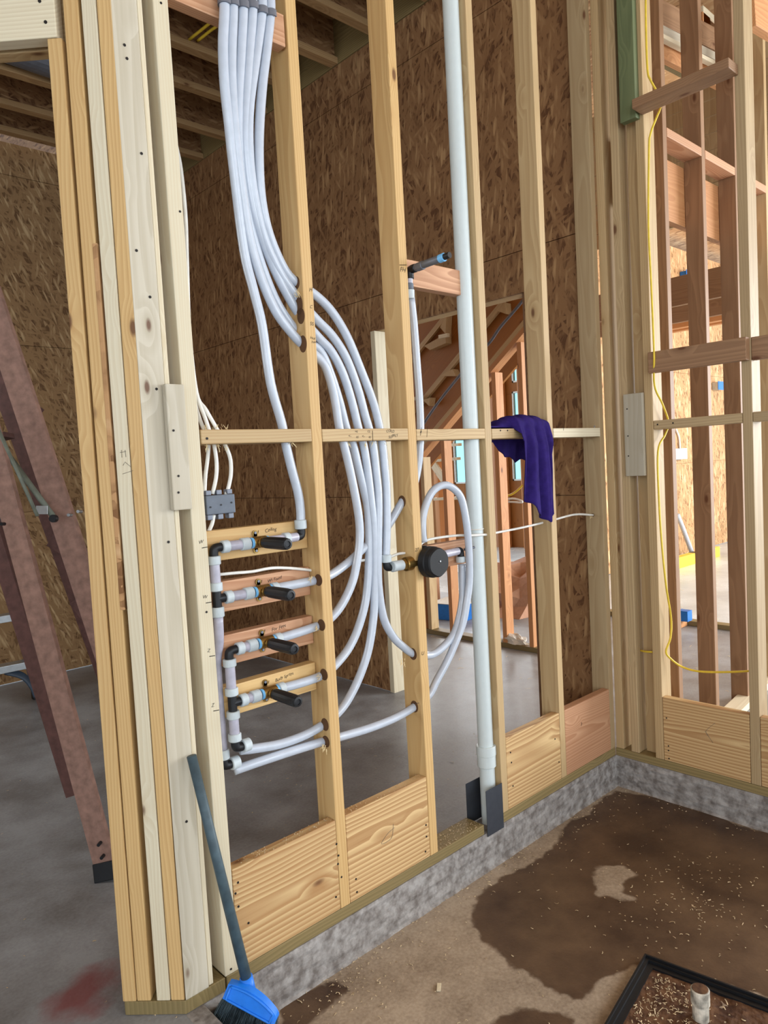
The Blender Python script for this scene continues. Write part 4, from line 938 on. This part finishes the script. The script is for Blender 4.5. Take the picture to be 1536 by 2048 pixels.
# ------------------------------------------------------------------ ladders in the room behind
def channel(name, p0, p1, wide, deep, facedir, m, parent):
    """C-channel rail: web towards facedir, flanges folded back"""
    p0 = Vector(p0); p1 = Vector(p1); z = p1-p0; L = z.length; z.normalize(); y = Vector(facedir); y = (y-z*y.dot(z)).normalized(); x = y.cross(z)
    bm = bmesh.new(); pts = [(-wide/2, 0), (wide/2, 0), (wide/2, -deep), (wide/2-.006, -deep), (wide/2-.006, -.006), (-wide/2+.006, -.006), (-wide/2+.006, -deep), (-wide/2, -deep)]
    a = [bm.verts.new((px, py, 0)) for px, py in pts]; b = [bm.verts.new((px, py, L)) for px, py in pts]; n = len(pts)
    for k in range(n): bm.faces.new((a[k], a[(k+1) % n], b[(k+1) % n], b[k]))
    bm.faces.new(a[::-1]); bm.faces.new(b); bmesh.ops.recalc_face_normals(bm, faces=bm.faces)
    mw = Matrix(((x.x, y.x, z.x, p0.x), (x.y, y.y, z.y, p0.y), (x.z, y.z, z.z, p0.z), (0, 0, 0, 1)))
    return link(name, bm, m, parent, mw=mw)
def rail(name, xa, ya, xb, yb, depth, wide, m, parent, depth2=None, foot=True):
    """rail through two photo points at given depths, run down to the floor"""
    A = D(xa, ya, depth2 or depth); B = D(xb, yb, depth); d = (B-A)
    t = (0.012-A.z)/d.z; F_ = A+d*t; A2 = A-d*.25
    o = channel(name, F_, A2, wide, .028, -fw, m, parent)
    if foot:
        q = lumber('rubber_foot', F_+Vector((0, 0, -.011)), F_+(A2-F_).normalized()*.05+fw*.016, wide*1.05, .04, (A2-F_).cross(fw), M_black, o, .003)
    return F_, A2, o
e = empty('step_ladder', (-2.06, .9, 0), 'faded red step ladder standing inside the doorway, left of the near cluster', 'ladder')
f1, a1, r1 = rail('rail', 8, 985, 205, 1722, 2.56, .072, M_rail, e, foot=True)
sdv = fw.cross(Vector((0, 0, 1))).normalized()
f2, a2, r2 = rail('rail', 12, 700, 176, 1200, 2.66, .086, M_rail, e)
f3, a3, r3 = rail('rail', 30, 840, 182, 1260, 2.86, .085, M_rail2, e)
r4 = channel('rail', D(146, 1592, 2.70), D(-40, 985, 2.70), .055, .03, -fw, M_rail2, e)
for (o_, pts) in ((r1, [(197, 1690), (203, 1716), (3, 1048)]), (r2, [(137, 1030), (156, 1023)])):
    dpt = 2.54 if o_ is r1 else 2.64
    for (x, y) in pts:
        c = D(x, y, dpt); cyl('rivet', c+fw*.03, c-fw*.002, .006, M_alu if o_ is r2 else M_black, o_, seg=12)
tube('spreader', [D(-30, 800, 2.5), D(75, 1032, 2.5)], .011, M_gstrut, e, spline=False, flat=.4)
tube('spreader', [D(20, 915, 2.62), D(110, 1038, 2.6)], .016, M_gstrut, e, spline=False, flat=.6)
c = D(110, 1037, 2.58); cyl('pivot_bolt', c, c-fw*.02, .014, M_black, e, seg=14); c = D(84, 1020, 2.56); lumber('bracket', c-rt*.02, c+rt*.02, .03, .004, up, M_alu, e, bev=.0005)
for (xa, ya, xb, yb) in ((5, 770, 80, 830), (100, 1080, 150, 1110), (150, 1200, 190, 1255)):
    lumber('gusset', D(xa, ya, 2.76), D(xb, yb, 2.76), .05, .006, up, M_rail2, e, bev=.001)
for (xa, ya, xb, yb) in ((-120, 905, 20, 870),):
    lumber('rung', D(xa, ya, 2.7), D(xb, yb, 2.7), .07, .02, fw, M_rail2, e)
e = empty('step_ladder', (-1.55, 3.3, 0), 'second ladder with aluminium treads and blue-grey braces, cut by the left edge', 'ladder')
def at_wall(px, py, yy=2.4): return U(px, py, Y=yy)
YL = 2.35
fz_ = U(78, 1392, Z=0); YL = fz_.y-.05
channel('rail', U(78, 1388, Y=YL), U(-40, 950, Y=YL), .08, .03, -fw, M_bluegrey, e)
for (xa, ya, xb, yb) in ((-60, 1247, 34, 1232), (-60, 1350, 62, 1326)):
    lumber('tread', U(xa, ya, Y=YL-.08), U(xb, yb, Y=YL-.08), .10, .045, (0, 1, 0), M_alu, e)
tube('brace', [U(10, 1342, Y=YL-.06), U(45, 1352, Y=YL-.06), U(64, 1372, Y=YL-.06), U(72, 1392, Y=YL-.06)], .028, M_bluegrey, e, flat=.35)
lumber('rubber_foot', (fz_.x, YL, .001), (fz_.x, YL, .07), .11, .05, (1, 0, 0), M_black, e)
q = U(15, 980, Y=3.80); e = empty('electrical_box', q, 'dark blue electrical box low on the left strand board wall, at the edge', 'electrical box')
board('body', (q.x-.03, q.x+.03), (3.80, 3.878), (q.z-.07, q.z+.07), plain('navy_plastic', (16, 34, 84), .4), e, bev=.004); board('ear', (q.x-.02, q.x+.02), (3.795, 3.799), (q.z-.09, q.z+.09), M_bluegrey, e, bev=.001)
# grey round duct end in the ceiling above the doorway
q = U(85, 122, Z=CZ+.05); e = empty('duct', q, 'grey round duct end between the joists just above the doorway', 'duct')
cyl('pipe', q+Vector((-.25, .05, .05)), q+Vector((.18, .02, .02)), .09, M_steel, e); cyl('collar', q+Vector((.10, .025, .02)), q+Vector((.14, .02, .02)), .10, M_steel, e)

# ------------------------------------------------------------------ drain box in the pan
A0 = U(1290, 1920, Z=FZ); B0 = U(1215, 2052, Z=FZ); C0 = U(1540, 1995, Z=FZ)
xd = (B0-A0); xd.z = 0; xl_ = .47; xd = xd.normalized(); yd = (C0-A0); yd.z = 0; yd = (yd-xd*yd.dot(xd)).normalized()
e = empty('drain_box', (A0+xd*.2+yd*.2), 'black plastic tub form set in the shower floor, filled with dirt and shavings', 'drain box')
def frame_strip(nm, w0, w1, z0, z1, m):
    bm = bmesh.new(); W = .46; H = .46
    def loop(o_, z): return [bm.verts.new(tuple(A0+xd*a+yd*b+Vector((0, 0, z-A0.z)))) for a, b in ((o_, o_), (W-o_, o_), (W-o_, H-o_), (o_, H-o_))]
    L = [loop(w0, z0), loop(w0, z1), loop(w1, z1), loop(w1, z0)]
    for i in range(4):
        a_, b_ = L[i], L[(i+1) % 4]
        for k in range(4): bm.faces.new((a_[k], a_[(k+1) % 4], b_[(k+1) % 4], b_[k]))
    bmesh.ops.recalc_face_normals(bm, faces=bm.faces); return link(nm, bm, m, e)
frame_strip('rim', 0, .016, FZ-.01, FZ+.016, M_black); frame_strip('inner_ledge', .016, .034, FZ-.02, FZ+.009, M_black); frame_strip('lip', .0005, .006, FZ+.0161, FZ+.022, M_black)
bm = bmesh.new(); n = 60; g = []
for i in range(n+1):
    row = []
    for j in range(n+1):
        a_ = .034+.392*i/n; b_ = .034+.392*j/n; P = A0+xd*a_+yd*b_
        z = FZ+.004+.006*noise.noise(Vector((P.x*18, P.y*18, 1)))+.003*noise.noise(Vector((P.x*70, P.y*70, 1)))
        row.append(bm.verts.new((P.x, P.y, z)))
    g.append(row)
for i in range(n):
    for j in range(n): bm.faces.new((g[i][j], g[i+1][j], g[i+1][j+1], g[i][j+1]))
dirt = link('dirt_fill', bm, M_dirt, e)
q = U(1403, 2030, Z=FZ)
s_e = empty('drain_stub', (q.x, q.y, FZ), 'dirty white capped pipe stub standing in the drain box', 'pipe')
q1 = U(1402, 2046, Z=FZ-.01); hh = .088
cyl('pipe', (q1.x, q1.y, FZ-.02), (q1.x, q1.y, FZ+hh-.03), .0215, M_pvcd, s_e); cyl('cap', (q1.x, q1.y, FZ+hh-.042), (q1.x, q1.y, FZ+hh), .0245, M_pvcd, s_e); cyl('cap_dust', (q1.x, q1.y, FZ+hh-.001), (q1.x, q1.y, FZ+hh+.002), .0205, M_dirt, s_e)

# ------------------------------------------------------------------ shavings and sawdust
def shavings(name, label, area_fn, count, zf, m, smin=.003, smax=.012, seed=1, parent=None):
    R = random.Random(seed); bm = bmesh.new()
    for i in range(count):
        x, y = area_fn(R); z = zf(x, y); L = R.uniform(smin, smax)*(1.8 if R.random() < .06 else 1); wdt = R.uniform(.0010, .0028); a = R.uniform(0, 6.28); cur = R.uniform(-.9, .9); h = R.uniform(.0, .6)
        pts = []
        for k in range(4):
            t_ = k/3-.5; pts.append(Vector((x+math.cos(a+cur*t_*2)*t_*L, y+math.sin(a+cur*t_*2)*t_*L, z+.0012+h*L*.25*(1-4*t_*t_))))
        sdx = Vector((-math.sin(a), math.cos(a), R.uniform(-.4, .4)))*wdt/2; prev = None
        for p in pts:
            c_ = (bm.verts.new(p-sdx), bm.verts.new(p+sdx))
            c2 = (bm.verts.new(p-sdx-Vector((0, 0, .0006))), bm.verts.new(p+sdx-Vector((0, 0, .0006))))
            if prev: bm.faces.new((prev[0][0], prev[0][1], c_[1], c_[0])); bm.faces.new((prev[1][0], prev[1][1], c2[1], c2[0]))
            prev = (c_, c2)
    o = link(name, bm, m, parent); return tag(o, label, 'shavings' if label else None, None, 'stuff')
def inpan(R):
    r_ = R.random()
    if r_ < .28:
        x = R.uniform(-2.05, -.05); return x, -abs(R.gauss(.03, .05))
    if r_ < .36: return R.gauss(-1.72, .09), -abs(R.gauss(.10, .05))
    if r_ < .56: return R.gauss(-.62, .16), R.gauss(-.62, .13)
    if r_ < .62: return -abs(R.gauss(.02, .04)), R.uniform(-1.2, -.02)
    return R.uniform(-2.1, -.02), R.uniform(-1.45, -.02)
shavings('wood_shavings', 'curled pale wood shavings scattered over the shower floor and along the curb', inpan, 900, lambda x, y: FZ+.001, M_shav, seed=2)
def inroom(R):
    if R.random() < .4: return R.uniform(-2.9, SX-.01), R.uniform(-.8, .1)
    if R.random() < .5: return R.uniform(-3.0, -.1), R.uniform(.1, 3.6)
    return R.uniform(-1.5, -.1), R.uniform(.3, 2.2)
shavings('sawdust_chips', 'pale wood chips scattered on the grey slab behind and beside the wall', inroom, 420, lambda x, y: .0005, M_shav, .003, .014, seed=4)
def infar(R): return R.uniform(.4, 8), R.uniform(-2.0, 4.5)
shavings('far_debris', 'bright debris bits scattered on the far wet floor', infar, 700, lambda x, y: .0005, M_splint, .01, .06, seed=6)
def inbox(R):
    a_ = R.uniform(.05, .41); b_ = min(.41, abs(R.gauss(.07, .08))+.04); P = A0+xd*a_+yd*b_; return P.x, P.y
shavings('box_shavings', 'tan shavings piled in the drain box along its left side', inbox, 420, lambda x, y: FZ+.006, M_shav, .004, .013, seed=8)
def onplate(R): return R.uniform(-1.66, -.97), R.uniform(.042, .085)
shavings('plate_sawdust', 'sawdust lying on top of the treated plate and low boards', lambda R: (R.uniform(-1.21, -.97), R.uniform(.004, .085)) , 160, lambda x, y: PT+.0005, M_shav, .002, .007, seed=10)
shavings('board_sawdust', 'sawdust lying along the top edge of the two low boards', lambda R: (R.uniform(-2.0, -1.27), R.uniform(.002, .036)), 160, lambda x, y: .3245, M_shav, .002, .006, seed=12)
q = U(878, 1977, Z=FZ); tag(lumber('wood_chip', q+Vector((-.012, -.01, .004)), q+Vector((.012, .01, .004)), .012, .004, (1, -1, 0), M_white), 'large pale wood chip on the shower floor right of the broom', 'chip')
q = U(965, 2020+0, Z=FZ)
q = U(960, 1255+0, Z=0)

# splinters torn out round the drilled holes
def splinters(pts, n, spread, label, parent, seed, L=(.006, .022)):
    R = random.Random(seed); bm = bmesh.new()
    for (c, dn_) in pts:
        for i in range(n):
            a0 = c+Vector((R.uniform(-.002, .002), R.uniform(-spread, spread), R.uniform(-spread, spread))); l_ = R.uniform(*L)
            d = (Vector(dn_)+Vector((R.uniform(-.7, .7), R.uniform(-.7, .7), R.uniform(-.7, .7)))).normalized()*l_
            tube_bm([a0, a0+d*.5+Vector((R.uniform(-.002, .002),)*3), a0+d], [.0009, .0008, .0003], 4, bm)
    o = link('splinters', bm, M_splint, parent); o['kind'] = 'stuff'; return o
xs1 = -4*S-PT
def s1(px, py, X=xs1): return U(px, py, X=X)
def on(px, py, Y): return U(px, py, Y=Y)
splinters([(on(622, 1158, .02), (-1, -.6, -.4)), (on(632, 1255, .02), (-1, -.6, -.6)), (on(638, 1352, .02), (-1, -.6, -.4)), (on(648, 1492, .015), (-.8, -.4, -.6)), (on(597, 590, .02), (-1, -.4, .6))], 12, .010, None, studA[4], 3)
splinters([(on(806, 1322, .02), (-.8, -.4, -1))], 14, .010, None, studA[3], 5)
blk = [o for o in COL.objects if o.name.startswith('flat_block')]
splinters([(Vector((U(x, 893, Y=.03).x, U(x, 893, Y=.03).y, 1.490)), (0, -.5, -1)) for x in (412, 436, 452, 583)], 7, .008, None, blk[0], 7)
splinters([(Vector((U(x, 885, Y=.03).x, U(x, 885, Y=.03).y, 1.489)), (0, -.5, -1)) for x in (697, 730, 745, 766)], 7, .008, None, blk[1], 8)
splinters([(Vector((U(x, 868, Y=.05).x, .05, 1.533)), (0, -.2, 1)) for x in (410, 430, 450)], 6, .010, None, blk[0], 9)
splinters([(on(1183, 1031, .045), (-1, -.2, -.8))], 10, .006, None, studA[0], 11)
# uncut holes: flat discs painted as dark hole shade where tubing enters the studs
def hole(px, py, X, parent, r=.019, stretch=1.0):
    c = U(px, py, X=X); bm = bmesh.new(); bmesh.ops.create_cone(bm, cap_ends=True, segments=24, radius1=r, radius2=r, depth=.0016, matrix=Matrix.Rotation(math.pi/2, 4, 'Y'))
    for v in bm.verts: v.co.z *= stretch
    return link('hole_shade_disc', bm, M_hole, parent, loc=c+Vector((-.0002, 0, 0)))
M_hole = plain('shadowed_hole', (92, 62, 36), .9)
for (x, y, s_) in [(592, 566, 1.1), (598, 610, 1.6), (602, 632, 1.3), (606, 688, 1.4), (637, 1160, 1.0), (643, 1250, 1.0), (648, 1349, 1.0), (650, 1449, 1.1), (652, 1483, 1.0)]: hole(x, y, xs1, studA[4], .018, s_)
for (x, y) in [(804, 1003), (826, 1308), (829, 1413)]: hole(x, y, -3*S-PT, studA[3], .018, 1.15)
for (x, y) in [(1186, 1030)]: hole(x, y, -PT, studA[0], .007)

# ------------------------------------------------------------------ nails and screws
def nails(parent, pts, plane, r=.0032, m=None):
    ax = {'Y': Matrix.Rotation(math.pi/2, 4, 'X'), 'X': Matrix.Rotation(math.pi/2, 4, 'Y')}
    for (x, y) in pts:
        k, v = plane; bm = bmesh.new()
        if k == 'W':
            d = ray(x, y); t_ = ((WE-CAM).dot(WN)+v)/d.dot(WN); c = CAM+d*t_; M = WN.to_track_quat('Z', 'Y').to_matrix().to_4x4()
        else: c = U(x, y, **{k: v}); M = ax[k]
        bmesh.ops.create_cone(bm, cap_ends=True, segments=12, radius1=r, radius2=r, depth=.002, matrix=M)
        link('nail_head', bm, m or M_ink, parent, loc=c)
bd = [o for o in COL.objects if o.name.startswith('blocking_board')]
nails(bd[0], [(476, 1765), (471, 1787), (477, 1813), (497, 1846), (473, 1857), (673, 1688), (677, 1711), (676, 1728), (683, 1754), (672, 1794)], ('Y', 0))
nails(bd[1], [(852, 1650), (853, 1673), (851, 1703), (712, 1758), (714, 1784)], ('Y', 0))
nails(bd[2], [(1021, 1505), (1023, 1525), (1026, 1572), (1110, 1478), (1118, 1524)], ('Y', 0))
nails(bd[4], [(1333, 1436), (1337, 1492), (1337, 1501), (1338, 1517)], ('X', 0))
nails(h, [(79, 2), (91, 44)], ('W', .003), .004)
nails(sb, [(347, 861), (357, 952), (357, 985)], ('Y', -.0225), .003)
sc2 = [o for o in COL.objects if o.name.startswith('scrap_board')][1]
nails(sc2, [(1254, 818), (1256, 872), (1257, 912)], ('X', -.0205), .003)
cp = [o for o in COL.objects if o.name.startswith('corner_post')][0]
nails(cp, [(249, 90), (254, 117), (283, 307), (273, 501), (300, 594), (313, 778), (337, 1084), (373, 1643)], ('Y', -.0015), .0035)
nails(studA[5], [(413, 1224), (462, 1938), (322, 6), (360, 423)], ('Y', -.0003), .003)
nails(blk[0], [(414, 877)], ('Y', -.0015), .0035); nails(blk[3], [(1001, 861), (1015, 861)], ('Y', -.0015), .003)
nails(blk[4], [(1189, 853)], ('Y', -.0025), .005, M_alu)
b2 = [o for o in COL.objects if o.get('label', '').startswith('dusty mid-height')][0]; nails(b2, [(1346, 846), (1315, 849)], ('X', -.0003), .0035)
# ------------------------------------------------------------------ handwriting
def write(parent, txt, px, py, h_px, plane, m=None, slant=.25, rotz=0, name='handwriting'):
    """marker writing laid on a plane: 'Y' faces the plumbing wall front"""
    cu = bpy.data.curves.new('t', 'FONT'); cu.body = txt; cu.size = 1; cu.shear = slant; cu.offset = -.004
    tmp = bpy.data.objects.new('t', cu); COL.objects.link(tmp); bpy.context.view_layer.update()
    me = bpy.data.meshes.new_from_object(tmp); bpy.data.objects.remove(tmp); k, v = plane
    c = U(px, py, **{k: v}); c2 = U(px, py+h_px, **{k: v}); s_ = (c-c2).length
    xs = [v_.co.x for v_ in me.vertices]; w_ = (max(xs)+min(xs))/2
    R = random.Random(len(txt)*7+int(px))
    for v_ in me.vertices:
        x, y = (v_.co.x-w_)*s_, (v_.co.y-.33)*s_; y += .08*s_*math.sin(x/s_*3+px)
        x, y = x*math.cos(rotz)-y*math.sin(rotz), x*math.sin(rotz)+y*math.cos(rotz)
        v_.co = Vector((x, 0, y)) if k == 'Y' else Vector((0, -x, y))
    me.materials.append(m or M_ink)
    o = bpy.data.objects.new(name, me); COL.objects.link(o); o.location = c
    o.parent = parent; o.matrix_parent_inverse = pworld(parent).inverted(); return o
def stroke(parent, pts, plane, r=.0009, m=None, nm='pen_mark'):
    k, v = plane; return tube(nm, [U(x, y, **{k: v}) for x, y in pts], r, m or M_ink, parent, spline=len(pts) > 2, n=4, seg=5)
YF = -.0006
write(studA[4], 'H', 622, 579, 11, ('Y', YF)); write(studA[4], 'C', 623, 614, 9, ('Y', YF)); write(studA[4], 'SS', 624, 648, 10, ('Y', YF))
write(studA[4], 'Hot', 626, 676, 8, ('Y', YF)); write(studA[4], 'Feed', 629, 684, 7, ('Y', YF))
write(studA[3], 'FH', 806, 540, 13, ('Y', YF)); stroke(studA[3], [(799, 530), (813, 530)], ('Y', YF))
write(studA[3], '27', 834, 1099, 10, ('Y', YF)); write(studA[3], 'U', 846, 1306, 11, ('Y', YF)); stroke(studA[3], [(828, 1407), (838, 1406)], ('Y', YF))
for (x, y, tx) in ((403, 1084, 'W'), (411, 1194, 'W'), (418, 1301, 'Z'), (426, 1410, 'Z')):
    write(studA[5], tx, x, y, 10, ('Y', YF)); stroke(studA[5], [(x+1, y+12), (x+12, y+10)], ('Y', YF), .0011)
YB = -.0016
write(blk[1], 'COLD', 781, 862, 8, ('Y', YB), rotz=-.05); write(blk[1], 'SUPPLY', 787, 872, 8, ('Y', YB), rotz=.15)
for x in (700, 727): write(blk[1], '<-', x, 872, 9, ('Y', YB))
for x, a_, b_ in ((713, 'HS', 'RS'), (738, 'CS', 'RS')): write(blk[1], a_, x, 863, 6, ('Y', YB)); write(blk[1], b_, x+2, 874, 6, ('Y', YB))
stroke(blk[1], [(745, 861), (746, 883)], ('Y', YB), .0007); write(blk[2], 'o', 842, 863, 9, ('Y', YB)); stroke(blk[2], [(843, 855), (841, 871)], ('Y', YB), .0006); stroke(blk[2], [(855, 853), (854, 874)], ('Y', YB), .0005)
stroke(blk[4], [(1127, 854), (1127, 861)], ('Y', -.0026), .0008)
bk = [o for o in COL.objects if o.name.startswith('backing_board')]
write(bk[0], 'Ceiling', 542, 1059, 10, ('Y', BY-.0006), rotz=.05); write(bk[1], 'Wt Fixed', 550, 1158, 9, ('Y', BY-.0006), rotz=.08)
write(bk[2], 'For Feet', 558, 1255, 10, ('Y', BY-.0006), rotz=.1); write(bk[3], 'Body Sprays', 569, 1353, 9, ('Y', BY-.0006), rotz=.12)
for x, y in ((517, 1061), (524, 1160), (530, 1259), (538, 1361)): stroke(bk[0], [(x, y), (x-1, y+6)], ('Y', BY-.0006), .0007)
stroke(bd[1], [(787, 1648), (783, 1676), (763, 1688), (775, 1668), (789, 1655)], ('Y', -.0003), .0006, M_pencil)
stroke(bd[4], [(1430, 1446), (1412, 1462), (1418, 1474), (1410, 1462), (1426, 1486)], ('X', -.0003), .0006, M_pencil)
write(bd[3], '3', 1163, 1449, 9, ('Y', YF))
pw = [o for o in COL.objects if o.get('label', '').startswith('palest stud')][0]
def UWp(x, y): d = ray(x, y); return CAM+d*(((WE-CAM).dot(WN)+.0006)/d.dot(WN))
for seg_ in ([(240, 905), (252, 903)], [(243, 900), (244, 915)], [(250, 900), (252, 914)], [(246, 931), (250, 924), (262, 934)], [(245, 948), (266, 941)]):
    tube('pencil_mark', [UWp(x, y) for x, y in seg_], .0006, M_pencil, pw, spline=False, seg=5)
